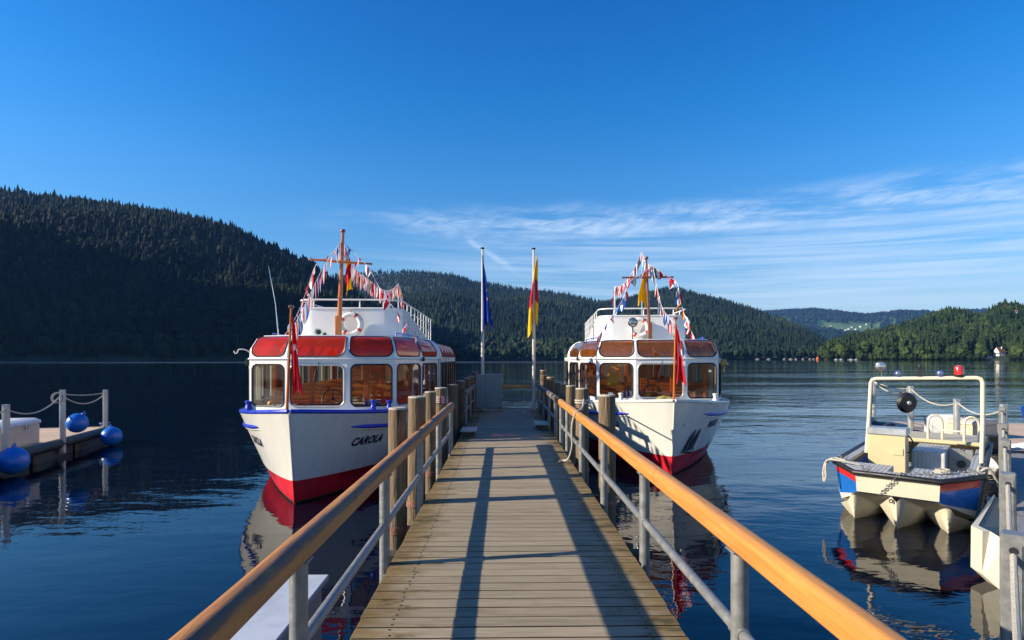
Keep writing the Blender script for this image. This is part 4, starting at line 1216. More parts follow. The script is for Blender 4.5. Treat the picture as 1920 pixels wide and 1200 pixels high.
    for i, (x, y) in enumerate(full):
        p = Vector((x, y, 0)); q_ = inset(i); zt = topz(y)
        vs += [p + Vector((0, 0, ROOFZ)), p + Vector((0, 0, zt - .03)), p + Vector((0, 0, zt)) * 1 , q_ + Vector((0, 0, zt)), q_ + Vector((0, 0, ROOFZ))]
    fs = [(i * 5 + k, (i + 1) * 5 + k, (i + 1) * 5 + (k + 1) % 5, i * 5 + (k + 1) % 5) for i in range(n - 1) for k in range(5)]
    ub.add(vs, fs); ub.build('upper_bulwark', W_CAB, root, smooth=35)
    q = MB(); q.tube([(x, y, topz(y) + .008) for x, y in full], .022, 8); q.build('bulwark_cap', W_CAB, root, smooth=60)
    q = MB(); q.box(-UW + .05, UW - .05, y0 + .5, YEND, ROOFZ + .065, ROOFZ + .09); q.build('upper_deck_floor', mat('deck_grey', (.35, .36, .36), .7), root)
    rl = MB(); RT = 4.03
    rl.tube([(x, y + .02, RT) for x, y in full], .021, 10)
    rl.build('upper_rail', W_CAB, root, smooth=60)
    def rp(x, y, z0):
        q = MB(); q.tube([(x, y, z0), (x, y, RT)], .017, 8); q.build('rail_post', W_CAB, root)
    for x in (-.85, 0.27 if reg == 'C' else .0, .85): rp(x, y0 + .03 if abs(x) < .9 else y0 + .1, 3.80)
    for sd in (-1, 1):
        for i in range(9): y = 5.3 + i * .75; rp(sd * UW, y, topz(y))
        for zr in (3.82, 3.60, 3.38):
            ys = [y for y in np.arange(5.2, YEND, .3) if topz(y) < zr - .03]
            if len(ys) > 1: q = MB(); q.tube([(sd * UW, ys[0], zr), (sd * UW, ys[-1], zr)], .013, 8); q.build('mid_rail', W_CAB, root)
    # benches on the upper deck
    for y in (6.2, 7.6, 9.0):
        q = MB(); q.rbox(-.9, .9, y, y + .35, 3.5, 3.54, .01); q.rbox(-.9, .9, y + .36, y + .39, 3.55, 3.75, .01)
        for xx in (-.8, .75): q.rbox(xx, xx + .05, y, y + .35, ROOFZ + .09, 3.5, .005)
        q.build('upper_bench', VARN, root)
    return root
def tube_part(root, name, pts, r, m, n=10):
    q = MB(); q.tube(pts, r, n); return q.build(name, m, root)
def bollard(root, x, y, z, m, name='bollard'):
    q = MB(); q.lathe([(.055, -.05), (.055, .01), (.042, .03), (.042, .09), (.058, .11), (.058, .135), (.03, .145)], 18, 0, Matrix.Translation((x, y, z)))
    q.rbox(x - .11, x + .11, y - .08, y + .08, z - .16, z - .05, .01); q.build(name, m, root)
def name_text(root, txt, side, s0, zc, size, m, shear=.28):
    cu = bpy.data.curves.new('lettering', 'FONT'); cu.body = txt; cu.size = size; cu.shear = shear; cu.offset = size * .045; cu.space_character = 1.08; cu.resolution_u = 3
    o = bpy.data.objects.new('lettering', cu); COL.objects.link(o)
    bpy.context.view_layer.update()
    me = bpy.data.meshes.new_from_object(o.evaluated_get(bpy.context.evaluated_depsgraph_get()))
    bpy.data.objects.remove(o)
    bm = bmesh.new(); bm.from_mesh(me)
    bmesh.ops.triangulate(bm, faces=bm.faces)
    bmesh.ops.subdivide_edges(bm, edges=[e for e in bm.edges if e.calc_length() > .08], cuts=2)
    xs = [v.co.x for v in bm.verts]; w_ = max(xs) - min(xs); xm = min(xs)
    for v in bm.verts:
        u = (v.co.x - xm) * .78
        s = s0 + u if side > 0 else s0 + w_ * .78 - u
        z = zc + v.co.y - size * .35
        v.co = Vector((side * (hb(s, z) + .009), s - .004, z))
    bm.to_mesh(me); bm.free()
    me.materials.clear(); me.materials.append(m)
    o = bpy.data.objects.new('lettering', me); COL.objects.link(o); o.parent = root
    return o
def mast(root, x0, xt, y, zt, r0, bar_z, bar, tilt, m):
    q = MB(); K = 10
    q.tube([(x0 + (xt - x0) * i / K, y, ROOFZ + .03 + (zt - ROOFZ - .03) * i / K) for i in range(K + 1)], [r0 - (r0 * .42) * i / K for i in range(K + 1)], 14)
    q.rbox(x0 - r0 * 1.1, x0 + r0 * 1.1, y - r0 * 1.1, y + r0 * 1.1, ROOFZ + .02, ROOFZ + .55, .012)
    ma = q.build('mast', m, root)
    q = MB(); xb = x0 + (xt - x0) * .75
    q.tube([(xb - bar, y - .07, bar_z + tilt), (xb, y - .07, bar_z), (xb + bar, y - .07, bar_z - tilt)], [.022, .036, .022], 10)
    q.sphere((xb - bar, y - .07, bar_z + tilt), .032, 6); q.sphere((xb + bar, y - .07, bar_z - tilt), .032, 6)
    q.build('crossbar', m, ma)
    q = MB(); q.lathe([(.02, -.02), (.055, 0), (.062, .03), (.05, .06), (.01, .075)], 16, 0, Matrix.Translation((xt, y, zt))); q.build('mast_ball', VARND, ma)
def staff(root, x0, xt, y, zt):
    q = MB(); q.tube([(x0, y, zg(.4) - .1), ((x0 + xt) / 2, y, 2.5), (xt, y, zt)], [.028, .024, .017], 12); s_ = q.build('flagstaff', VARN, root)
    q = MB(); q.lathe([(.02, -.02), (.05, 0), (.05, .03), (.02, .045)], 14, 0, Matrix.Translation((xt, y, zt))); q.build('staff_button', VARND, s_)
def world_of(root, p):
    a = -root.rotation_euler.z
    return Vector((root.location.x + p[0] * math.cos(a) + p[1] * math.sin(a), root.location.y - p[0] * math.sin(a) + p[1] * math.cos(a), p[2]))
def lifebuoy(root, p, label):
    r = empty('lifebuoy', world_of(root, p), root.rotation_euler.z)
    q = MB(); Mx = Matrix.Rotation(R(90), 4, 'X') @ Matrix.Rotation(R(50), 4, 'Z')
    q.torus((0, 0, 0), .235, .062, Mx, 48, 14, mifn=lambda a: 1 if (a * 4) % 1 < .13 else 0)
    q.build('ring', [RINGW, RINGR], r, smooth=60)
    q = MB(); K = 40
    q.tube([Mx @ Vector(((.302 + .006 * abs(math.sin(a * 2))) * math.cos(a), (.302) * math.sin(a), 0)) for a in [2 * math.pi * i / K for i in range(K + 1)]], .006, 6)
    q.build('grab_line', ROPE, r)
    q = MB(); q.tube([(0, .0, .28), (0, .04, .34)], .01, 6); q.build('hook', RINGR, r)
    tag(r, label, 'lifebuoy', 'lifebuoys on the excursion boats')
def searchlight(root, x, y, z, m, r=.12, h=.2):
    Mx = Matrix.Translation((x, y, z)) @ Matrix.Rotation(R(90), 4, 'X')
    q = MB(); q.lathe([(.03, -.13), (r * .7, -.10), (r, -.02), (r, .03), (r * .92, .04)], 22, 0, Mx)
    s_ = q.build('searchlight', m, root)
    q = MB(); q.lathe([(r * .9, .035), (r * .5, .055), (.005, .06)], 20, 0, Mx); q.build('lens', glass_lens, s_)
    q = MB(); q.tube([(x, y + .02, z - r * .8), (x, y + .02, z - r - h)], .014, 8); q.build('stand', DARKM, s_)
glass_lens = mat('lamp_lens', (.45, .45, .43), .08, metal=.8, var=.3, vscale=14)
def horn(root, x, y, z, r, m):
    Mx = Matrix.Translation((x, y, z)) @ Matrix.Rotation(R(90), 4, 'X')
    q = MB(); q.lathe([(.02, -.28), (.03, -.2), (.035, -.1), (r, 0), (r, .01)], 18, 0, Mx)
    h_ = q.build('horn', m, root)
    q = MB(); q.lathe([(r * .93, .008), (r * .3, .012)], 18, 0, Mx); q.build('horn_mouth', BLACK, h_)
    q = MB(); q.tube([(x, y + .12, z), (x, y + .12, z - .12)], .01, 8); q.build('horn_bracket', CHROME, h_)

A = boat((-3.70, 9.93), R(-1.3), 'carola', G_RED, BLUEP, 'white excursion boat with red skylights and blue gunwale moored left of the pier', 'C')
B = boat((3.71, 12.30), R(5.0), 'ingrid', G_BRN, W_HULL, 'white excursion boat with brown skylights and white gunwale moored right of the pier', 'I')
NAVY = mat('navy_lettering', (.006, .010, .035), .4)
name_text(A, 'CAROLA', 1, .98, .99, .21, NAVY); name_text(A, 'CAROLA', -1, .98, .99, .21, NAVY)
name_text(B, 'INGRID', 1, 1.25, 1.02, .21, NAVY); name_text(B, 'INGRID', -1, 1.25, 1.02, .21, NAVY)
mast(A, -.10, 0.0, 3.62, 5.57, .062, 4.86, .70, .05, VARN)
mast(B, .08, -.02, 3.60, 5.36, .05, 4.84, .68, .0, VARND)
staff(A, -.16, -.08, .34, 3.50); staff(B, .06, .10, .34, 3.47)
lifebuoy(A, (.09, 4.02, 3.42), 'white and red lifebuoy hung beside the mast of the boat with red skylights')
lifebuoy(B, (-.14, 4.02, 3.47), 'white and red lifebuoy hung behind the searchlight of the boat with brown skylights')
searchlight(A, -.86, 2.75, 3.25, CHROME, .125, .08)
searchlight(B, -.46, 3.1, 3.56, DARKM, .13, .38)
horn(A, -.50, 3.4, 3.20, .10, CHROME); horn(A, -.33, 3.3, 3.14, .07, CHROME); horn(B, .72, 3.3, 3.19, .10, CHROME)
bollard(A, 1.15, 1.45, 1.62, BLUEP); bollard(A, 1.42, 1.7, 1.60, BLUEP); bollard(A, -1.62, 2.2, 1.56, BLUEP); bollard(A, -1.5, 1.95, 1.57, BLUEP)
bollard(B, -1.22, 1.42, 1.62, W_CAB); bollard(B, -1.0, 1.25, 1.62, W_CAB); bollard(B, 1.28, 1.5, 1.60, W_CAB)
tube_part(A, 'antenna', [(-1.18, 2.75, 3.05), (-1.25, 2.75, 3.8), (-1.40, 2.75, 4.62)], [.014, .008, .004], CHROME)
for root, sd in ((A, 1), (B, -1), (B, 1), (A, -1)):
    pts = [(sd * 1.36, 2.9, 3.06), (sd * 1.36, 2.92, 3.15), (sd * 1.52, 3.7, 3.15), (sd * 1.60, 4.9, 3.15), (sd * 1.6, 4.92, 3.05)]
    tube_part(root, 'grab_rail', pts, .013, BLUEP)
    tube_part(root, 'grab_rail', [(sd * 1.52, 3.7, 3.03), (sd * 1.52, 3.7, 3.15)], .011, BLUEP)
tube_part(A, 'mirror_bracket', smooth_pts([Vector(p) for p in ((-1.56, 2.3, 2.66), (-1.68, 2.3, 2.76), (-1.84, 2.3, 2.78), (-1.88, 2.3, 2.71), (-1.92, 2.3, 2.69), (-1.95, 2.3, 2.75))], 4), .012, W_CAB)
q = MB(); q.rbox(-1.82, -1.72, 2.55, 2.65, 2.42, 2.58, .02); q.build('side_lamp', DARKM, A)
q = MB(); q.rbox(1.90, 1.98, 3.15, 3.22, 2.52, 2.62, .02); q.build('side_lamp', DARKM, A)
q = MB(); q.rbox(-1.98, -1.90, 3.15, 3.22, 2.52, 2.62, .02); q.build('side_lamp', DARKM, B)
tube_part(B, 'bell_arm', [(1.50, 2.15, 2.60), (1.72, 2.15, 2.60)], .014, DARKM)
q = MB(); q.lathe([(.115, 0), (.10, .03), (.06, .09), (.05, .13), (.01, .16)], 18, 0, Matrix.Translation((1.68, 2.15, 2.42)))
o = q.build('bell', BRASS, B); q = MB(); q.tube([(1.68, 2.15, 2.44), (1.68, 2.15, 2.34), (1.682, 2.15, 2.22)], [.008, .012, .004], 8); q.build('clapper', BRASS, o)
# wipers and windscreen frames
for root in (A, B):
    q = MB(); q.tube([(.05, 1.575, 2.52), (-.02, 1.56, 2.25)], .008, 6); q.tube([(-.01, 1.555, 2.36), (-.06, 1.55, 2.12)], .011, 6); q.build('wiper', DARKM, root)
    hole = rrect(.045, .955, .05, .95, .13, 1.2, .95)
    q = MB(); q.tube([(-.6 + 1.2 * u, 1.582, 1.58 + .92 * v) for u, v in hole] + [(-.6 + 1.2 * hole[0][0], 1.582, 1.58 + .92 * hole[0][1])], .017, 8, cap=False)
    q.build('windscreen_frame', mat('brushed_aluminium', (.55, .56, .57), .35, metal=.6), root, smooth=80)
# anchor on the right bow of the second boat
q = MB()
def on_hull(s, z, off=.03): return Vector((hb(s, z) + off, s - off * .8, z))
for ds_ in (0, .20):
    q.tube([on_hull(.50 + ds_, .50), on_hull(.58 + ds_, .72), on_hull(.68 + ds_, .96)], [.05, .045, .012], 8)
q.tube([on_hull(.42, .50, .05), on_hull(.62, .485, .05), on_hull(.82, .52, .05)], [.02, .055, .02], 8)
q.tube([on_hull(.62, .5, .05), on_hull(.66, .68, .05)], .024, 8)
q.build('anchor', DARKM, B)
q = MB(); q.torus(on_hull(.30, 1.12, .02), .035, .012, Matrix.Rotation(R(60), 4, 'Y'), 16, 6); q.build('hull_eye', CHROME, B)
# dark rounded cover on the first boat's upper deck, and a tarpaulin on the second bow
q = MB(); q.lathe([(.42, 0), (.42, .5), (.36, .64), (.2, .72), (.01, .74)], 22, 0, Matrix.Translation((.72, 5.6, 3.2)) @ Matrix.Scale(1.25, 4, (1, 0, 0)))
q.build('helm_cover', BLACK, A)
M_TARP = mat('olive_canvas', (.30, .26, .07), .8, var=.2, bump=.4, bscale=9)
q = MB(); c_ = world_of(B, (-.02, .95, 1.50))
q.grid(lambda u, v: c_ + Vector(((u - .5) * .62, (v - .5) * .5, .20 * math.sin(u * math.pi) ** .6 * math.sin(v * math.pi) ** .6 * (1 + .5 * noise.noise(Vector((u * 5, v * 5, 1)))) + .0)), 22, 18)
tag(q.build('tarpaulin', M_TARP, smooth=80), 'crumpled olive tarpaulin on the bow of the boat with brown skylights', 'tarpaulin')
# things inside behind the windows
def inside(root, p, name, mb, m, label, cat):
    o = mb.build(name, m); o.location = world_of(root, p); o.rotation_euler = (0, 0, root.rotation_euler.z); tag(o, label, cat)
q = MB(); q.lathe([(.02, 0), (.07, .01), (.085, .08), (.06, .14), (.02, .16)], 18)
inside(A, (-1.18, 2.32, 1.53), 'brass_lamp', q, BRASS, 'small brass lamp on the left window ledge of the boat with red skylights', 'lamp')
q = MB(); q.grid(lambda u, v: Vector(((u - .5) * .5, (v - .5) * .22, .05 + .05 * math.sin(u * 19) * math.sin(v * 8))), 30, 8)
inside(A, (-.88, 2.25, 1.53), 'cloth_bundle', q, [C_WHT], 'crumpled flag cloth on the left window ledge of the boat with red skylights', 'cloth')
q = MB()
for k in range(5): q.rbox(-.16 + .005 * k, .16, -.11, .11, .003 + .03 * k, .028 + .03 * k, .005)
inside(A, (.95, 2.42, 1.53), 'booklet_stack', q, C_LBL, 'stack of blue booklets behind the right front window of the boat with red skylights', 'booklets')
q = MB(); q.rbox(-.16, .16, -.05, .05, 0, .34, .04); q.tube([(-.1, -.06, .3), (-.13, -.06, .42), (0, 0, .5), (.13, -.06, .42), (.1, -.06, .3)], .035, 8)  # vest-shaped solid, added to imitate a yellow reflection in the pane
inside(B, (-1.0, 2.9, 1.85), 'imitated_reflection', q, C_YEL, 'yellow shape added to imitate a reflection in the left front window of the boat with brown skylights', 'imitated reflection')
q = MB(); q.lathe([(.05, 0), (.05, .2), (.02, .27), (.02, .33)], 14)
inside(B, (-.72, 2.15, 1.53), 'bottle', q, BLUEP, 'blue bottle on the ledge behind the left front window of the boat with brown skylights', 'bottle')
q = MB(); q.lathe([(.13, 0), (.15, .06), (.10, .12), (.02, .14)], 18)
inside(B, (-.35, 2.35, 1.53), 'cap', q, C_RED, 'red cap on the dashboard of the boat with brown skylights', 'cap')
# flags on the boats
o = drape('flag', world_of(A, (-.07, .34, 3.42)), 1.72, .04, .17, [C_RED, C_WHT], lambda u, v: 1 if (.38 < v < .46 and u > .35) else 0, 1, .4, 1.8)
tag(o, 'limp red flag on the bow staff of the boat with red skylights', 'flag')
o = drape('flag', world_of(B, (.11, .34, 3.36)), 1.55, .03, .21, [C_RED, C_WHT], lambda u, v: 1 if ((.36 < v < .46 and u > .45) or (.28 < v < .52 and .58 < u < .74)) else 0, 1, 1.4, 1.6)
tag(o, 'limp red flag with white cross on the bow staff of the boat with brown skylights', 'flag')
o = drape('flag', world_of(A, (.04, 3.72, 5.0)), .95, .08, .17, [C_YEL, C_RED], lambda u, v: 1 if .22 < v + .25 * (u - .5) < .68 else 0, 1, .2, 1.4)
tag(o, 'yellow and red flag hanging behind the mast of the boat with red skylights', 'flag')
o = drape('flag', world_of(B, (.0, 3.72, 5.12)), 1.15, .07, .27, [C_YEL, C_RED], lambda u, v: 1 if v < .12 else 0, -1, .9, 1.5)
tag(o, 'bright yellow flag hanging from the mast of the boat with brown skylights', 'flag')
# ------------------------------------------------------------------ bunting
CLOTHS = [C_RED, C_WHT, C_BLU, C_YEL, C_GRN, C_BLK, C_LBL]
PAT = [(0, 1, 0), (2, 1, 0), (5, 0, 3), (4, 1, 0), (5, 3, 0), (0, 1, 0), (6, 3, 6), (1, 2, 1), (0, 1, 2), (1, 0, 0), (6, 1, 6), (4, 3, 0), (0, 3, 0), (2, 1, 2), (0, 0, 1), (1, 0, 1)]
def bunting(pts, n, w_, l_, label, grp, sag=.0, seed=0, wind=0.15):
    r_ = random.Random(seed)
    pts = smooth_pts([Vector(p) for p in pts], 8)
    root = empty('bunting', pts[0]); O_ = Vector(pts[0])
    q = MB(); q.tube([p - O_ for p in pts], .006, 6); q.build('cord', C_WHT, root)
    ln = [0]
    for a, c in zip(pts, pts[1:]): ln.append(ln[-1] + (c - a).length)
    def pos(t):
        for i in range(len(ln) - 1):
            if t <= ln[i + 1]: k = (t - ln[i]) / max(1e-6, ln[i + 1] - ln[i]); return pts[i].lerp(pts[i + 1], k) - O_
        return pts[-1] - O_
    for i in range(n):
        c = (i + .5) / n * ln[-1]; p0 = pos(c - w_ / 2); p1 = pos(min(ln[-1], c + w_ / 2)); L_ = l_ * r_.uniform(.85, 1.15)
        mid = (p0 + p1) / 2; a = (p1 - p0)
        tip = mid + Vector((r_.gauss(0, wind) * L_, r_.gauss(0, wind) * L_, -L_)) + a * r_.uniform(-.3, .3)
        pt = r_.choice(PAT); b = MB(); twist = Vector((r_.gauss(0, .3) * w_, r_.gauss(0, .5) * w_, 0)); K = 4
        vs = []
        for v in range(K + 1):
            for u in range(4):
                uu = u / 3; vv = v / K * .97
                e = p0.lerp(p1, uu) * (1 - vv) + tip * vv
                vs.append(e + twist * math.sin(vv * 3.1) * (uu - .5) * 1.6)
        b.v = [tuple(v) for v in vs]; b.t = [1.0] * len(vs)
        for v in range(K):
            for u in range(3):
                b.f.append((v * 4 + u, v * 4 + u + 1, (v + 1) * 4 + u + 1, (v + 1) * 4 + u)); b.m.append(pt[u])
        b.build('pennant', CLOTHS, root, smooth=0)
    tag(root, label, 'bunting', grp)
def WA(px, py, d): return at(px, d, py=py)
G1 = 'pennant strings on the boat with red skylights'; G2 = 'pennant strings on the boat with brown skylights'
dA = 13.5
PAT = [(0, 1, 0), (0, 1, 0), (5, 0, 3), (4, 1, 0), (0, 1, 0), (0, 0, 1), (1, 2, 1), (0, 1, 2), (1, 0, 1), (6, 1, 6), (2, 1, 2), (1, 0, 0), (6, 3, 6), (1, 0, 1), (0, 1, 1)]
bunting([WA(640, 452, dA), WA(608, 498, 12.6), WA(580, 555, 11.6), WA(556, 602, 10.6), WA(547, 615, 10.3)], 22, .10, .40, 'string of long pennants from the left mast head to the left bow staff', G1, seed=1, wind=.06)
bunting([WA(642, 462, 13.6), WA(612, 482, 13.5), WA(592, 497, 13.4), WA(574, 548, 13.1), WA(552, 600, 12.8), WA(528, 636, 12.5)], 9, .2, .24, 'sparse pennant string over the left tip of the crossbar down to the red skylights', G1, seed=2)
bunting([WA(645, 455, dA), WA(672, 482, 13.4), WA(692, 503, 13.3), WA(712, 540, 13.1), WA(740, 580, 12.9), WA(765, 612, 12.7), WA(786, 640, 12.6)], 9, .2, .24, 'sparse pennant string over the right tip of the crossbar down to the side skylights', G1, seed=3)
bunting([WA(645, 455, 13.7), WA(662, 500, 14.6), WA(690, 523, 15.8), WA(718, 543, 17.2), WA(735, 542, 18.4), WA(746, 532, 19.2)], 64, .13, .40, 'dense pennant string from the left mast aft to the pole on the upper deck', G1, seed=4, wind=.05)
bunting([WA(747, 533, 19.2), WA(755, 556, 19.8), WA(758, 590, 20.4)], 12, .14, .38, 'short pennant string hanging from the aft pole behind the red skylights', G1, seed=5, wind=.05)
def local_of(root, wpt):
    a = -root.rotation_euler.z; d = Vector(wpt) - root.location
    return (d.x * math.cos(a) - d.y * math.sin(a), d.x * math.sin(a) + d.y * math.cos(a), wpt.z)
p = local_of(A, at(747, 19.2, py=532)); tube_part(A, 'aft_pole', [(p[0], p[1], 3.1), p], .018, W_CAB)
p = local_of(B, at(1203, 17.6, py=470)); tube_part(B, 'aft_pole', [(p[0], p[1], 3.1), p], .02, CHROME)
p = local_of(B, at(1153, 18.6, py=537)); tube_part(B, 'aft_pole', [(p[0], p[1], 3.1), p], .016, W_CAB)
bunting([WA(1203, 471, 17.6), WA(1190, 502, 17.8), WA(1175, 526, 18.1), WA(1162, 537, 18.4), WA(1153, 537, 18.6)], 40, .12, .33, 'dense pennant string from the tall thin pole down to the short aft pole', G2, seed=11, wind=.05)
bunting([WA(1153, 538, 18.6), WA(1150, 560, 19), WA(1150, 592, 19.3)], 8, .14, .34, 'short pennant string hanging from the short aft pole behind the right boat rail', G2, seed=12, wind=.05)
bunting([WA(1203, 471, 17.6), WA(1209, 488, 17.0), WA(1217, 497, 16.4), WA(1224, 498, 15.9)], 13, .13, .36, 'pennant string between the tall thin pole and the mast with brown ball', G2, seed=13, wind=.05)
bunting([WA(1224, 500, 15.8), WA(1200, 516, 15.6), WA(1181, 528, 15.5), WA(1168, 560, 15.1), WA(1148, 592, 14.8), WA(1120, 634, 14.5)], 10, .2, .26, 'sparse pennant string over the left tip of the thin crossbar to brown skylights', G2, seed=14)
bunting([WA(1225, 500, 15.8), WA(1248, 515, 15.7), WA(1269, 530, 15.6), WA(1276, 566, 15.2), WA(1287, 600, 14.9), WA(1303, 636, 14.6)], 10, .2, .28, 'sparse pennant string over the right tip of the thin crossbar to brown skylights', G2, seed=15)
bunting([WA(1225, 503, 15.8), WA(1232, 540, 15.0), WA(1243, 580, 14.0), WA(1266, 607, 12.7)], 16, .11, .36, 'string of long pennants from the mast forward to the bow staff of the right boat', G2, seed=16, wind=.07)
# ------------------------------------------------------------------ left floating dock
TANW = mat('tan_boards', (0.56, 0.40, 0.27), 0.75, var=.16, vscale=2, stretch=(1, 9, 1))
FLOATM = mat('black_float', (0.022, 0.023, 0.025), 0.45, var=.3, vscale=3)
ALU = mat('aluminium_post', (0.50, 0.50, 0.48), 0.45, metal=.5, var=.14, vscale=5, dirt=((.36, .30, .22), 3, .60))
CREAMB = mat('beige_plastic', (0.60, 0.52, 0.40), 0.55, var=.07, vscale=3)
CREAML = mat('grey_lid_plastic', (0.55, 0.57, 0.58), 0.5, var=.06)
BUOY = mat('blue_buoy_vinyl', (0.010, 0.13, 0.50), 0.32, var=.18, vscale=4, dirt=((.03, .08, .30), 2.5, .56))
def boards(mb, poly_fn, t0, t1, z, p=.14):
    """planks across a strip: poly_fn(t) -> (x_left, x_right) at y=t"""
    t = t0
    while t < t1:
        a, c = poly_fn(t); ti = rng.uniform(.85, 1.1)
        e = min(t1, t + p - .006)
        a2, c2 = poly_fn(e)
        mb.add([(a, t, z - .04), (c, t, z - .04), (c2, e, z - .04), (a2, e, z - .04), (a, t, z), (c, t, z), (c2, e, z), (a2, e, z)],
               [(0, 3, 2, 1), (4, 5, 6, 7), (0, 1, 5, 4), (1, 2, 6, 5), (2, 3, 7, 6), (3, 0, 4, 7)], 0, ti)
        t += p
TANT = mat('tan_planks', (0.56, 0.40, 0.27), 0.75, var=.16, vscale=2, stretch=(1, 9, 1), tint=True)
dockL = empty('floating_dock', (-12.1, 17.2, 0), R(13))
tag(dockL, 'floating dock with tan boards and black float edge at the far left', 'dock')
ZD = .45
q = MB(); boards(q, lambda t: (-3.4, -.10), -9.5, 0.9, ZD); q.build('deck', TANT, dockL, smooth=0)
q = MB(); q.tube([(0, -9.5, ZD - .10), (0, -5, ZD - .10), (0, .9, ZD - .10)], .13, 16); q.tube([(.0, .92, ZD - .1), (-3.4, .92, ZD - .1)], .12, 14); q.build('edge_fender', BLACK, dockL)
for i in range(5):
    y0 = -9.3 + i * 2.05
    q = MB(); q.rbox(-3.3, -.03, y0, y0 + 1.85, -.35, ZD - .19, .05); q.build('float', FLOATM, dockL)
def dpost(par, x, y, zb, zt, w_=.055, d_=.055):
    q = MB()
    q.rbox(x - w_, x + w_, y - d_, y + d_, zb, zt, .008)
    q.rbox(x - w_ * .6, x + w_ * .6, y - d_ - .012, y - d_ - .001, zb + .05, zt - .05, .004)
    q.rbox(x - w_ - .004, x + w_ + .004, y - d_ - .004, y + d_ + .004, zt + .001, zt + .02, .006)
    q.build('post', ALU, par)
ys = [0.55, -2.85, -4.05 - .0, -7.4]
PL = [(-.02, .5, 1.60), (.02, -2.1, 1.74), (-.02, -4.42, 1.54), (-.02, -7.4, 1.5)]
for x, y, zt in PL: dpost(dockL, x + .05, y, .1, zt)
for (a, c, sg) in ((PL[0], PL[1], .26), (PL[1], PL[2], .28), (PL[2], PL[3], .25)):
    q = MB(); q.tube(catenary((a[0] + .05, a[1], a[2] - .08), (c[0] + .05, c[1], c[2] - (.14 if c is PL[1] else .08)), sg), .016, 8); q.build('rope', ROPE, dockL)
q = MB(); q.tube(catenary((.03, .5, 1.54), (.03, -2.1, 1.66), .06), .014, 8); q.build('rope', ROPE, dockL)
q = MB(); Mx = Matrix.Rotation(R(90), 4, 'X') @ Matrix.Rotation(R(70), 4, 'Y')
for k in range(3): q.torus((.0 - .012 * k, -2.17, 1.56), .12 + .006 * k, .014, Matrix.Rotation(R(82), 4, 'X'), 24, 6)
q.build('rope_coil', ROPE, dockL)
q = MB(); q.rbox(-.18, .02, .55, .75, ZD, ZD + .05, .01); q.tube([(-.12, .65, ZD + .05), (-.2, .65, ZD + .14), (.1, .65, ZD + .14), (.02, .65, ZD + .05)], .018, 8); q.build('cleat', CHROME, dockL)
dm = Matrix.Translation(dockL.location) @ Matrix.Rotation(R(13), 4, 'Z')
def chest(name, M_, w_, l_, h_, body, lid, label, cat, latches=2):
    r = empty(name); r.matrix_world = M_
    q = MB(); q.rbox(-w_/2, w_/2, -l_/2, l_/2, 0, h_, .025); q.build('body', body, r)
    q = MB()
    pr = [(-w_/2 - .02, 0), (w_/2 + .02, 0), (w_/2 + .02, .07), (w_/2 - .12, .13), (-w_/2 + .12, .13), (-w_/2 - .02, .07)]
    n = len(pr); vs = [(x, y, h_ + .002 + z) for y in (-l_/2 - .02, l_/2 + .02) for x, z in pr]
    q.add(vs, [(k, (k + 1) % n, n + (k + 1) % n, n + k) for k in range(n)] + [tuple(range(n))[::-1], tuple(range(n, 2 * n))])
    q.build('lid', lid, r, bevel=.012)
    for i in range(latches):
        y = -l_/2 + l_ * (i + .5) / latches
        q = MB(); q.rbox(w_/2 + .021, w_/2 + .04, y - .05, y + .05, h_ - .10, h_ + .02, .006); q.build('latch', CHROME, r)
    tag(r, label, cat); return r
chest('storage_chest', dm @ Matrix.Translation((-.62, -3.75, ZD)), .75, 2.5, .50, CREAMB, CREAML, 'long beige storage chest with grey lid on the left floating dock', 'chest')
def ball(c, r, label):
    o_ = empty('ball_buoy', c)
    q = MB(); q.sphere((0, 0, 0), r, 16, 0, 1.0); q.build('ball', BUOY, o_, smooth=80)
    q = MB(); q.lathe([(.05, r * .95), (.045, r * 1.08), (.02, r * 1.14)], 14); q.torus((0, 0, r * 1.16), .03, .012, Matrix.Rotation(R(90), 4, 'X'), 14, 6); q.build('eye', BUOY, o_)
    o_.rotation_euler = (rng.uniform(-.5, .5), rng.uniform(-1.0, 1.0), 0)
    tag(o_, label, 'buoy', 'blue ball buoys on the left dock')
c = at(25, 12.6, py=864); c.z = .33; ball(c, .30, 'large blue ball buoy at the left picture edge, half in the water beside the dock')
ball(at(145, 14.5, py=793), .245, 'blue ball buoy hanging on the tall middle post of the left dock')
c = at(209, 16.9, py=816); c.z = .28; ball(c, .28, 'blue ball buoy floating at the outer corner of the left dock')

# ------------------------------------------------------------------ right dock and gangway
dockR = empty('floating_dock', (11.65, 13.0, 0), -R(9))
tag(dockR, 'floating dock with tan boards behind the work boat at the right', 'dock')
q = MB(); boards(q, lambda t: (.10, 4.6), .0, 6.2, ZD); q.build('deck', TANT, dockR, smooth=0)
q = MB(); q.tube([(0, 0, ZD - .1), (0, 6.2, ZD - .1)], .12, 14); q.tube([(0, -.02, ZD - .1), (4.6, -.02, ZD - .1)], .12, 14); q.build('edge_fender', BLACK, dockR)
for i in range(3):
    q = MB(); q.rbox(.05, 4.5, .1 + i * 2.05, 1.95 + i * 2.05, -.35, ZD - .19, .05); q.build('float', FLOATM, dockR)
PR = [(0, 6.35, 1.86), (-.1, 3.85, 1.74), (0, 1.85, 1.50), (.02, .15, 1.50)]
for x, y, zt in PR: dpost(dockR, x, y, .2, zt, .06)
for a, c in zip(PR, PR[1:]):
    q = MB(); q.tube(catenary((a[0], a[1] - .05, a[2] - .08), (c[0], c[1] - .05, c[2] - .08), .22), .018, 8); q.build('rope', ROPE, dockR)
q = MB(); q.tube(catenary((-.1, 3.9, 1.68), (0, 6.3, 1.79), .07), .014, 8); q.build('rope', ROPE, dockR)
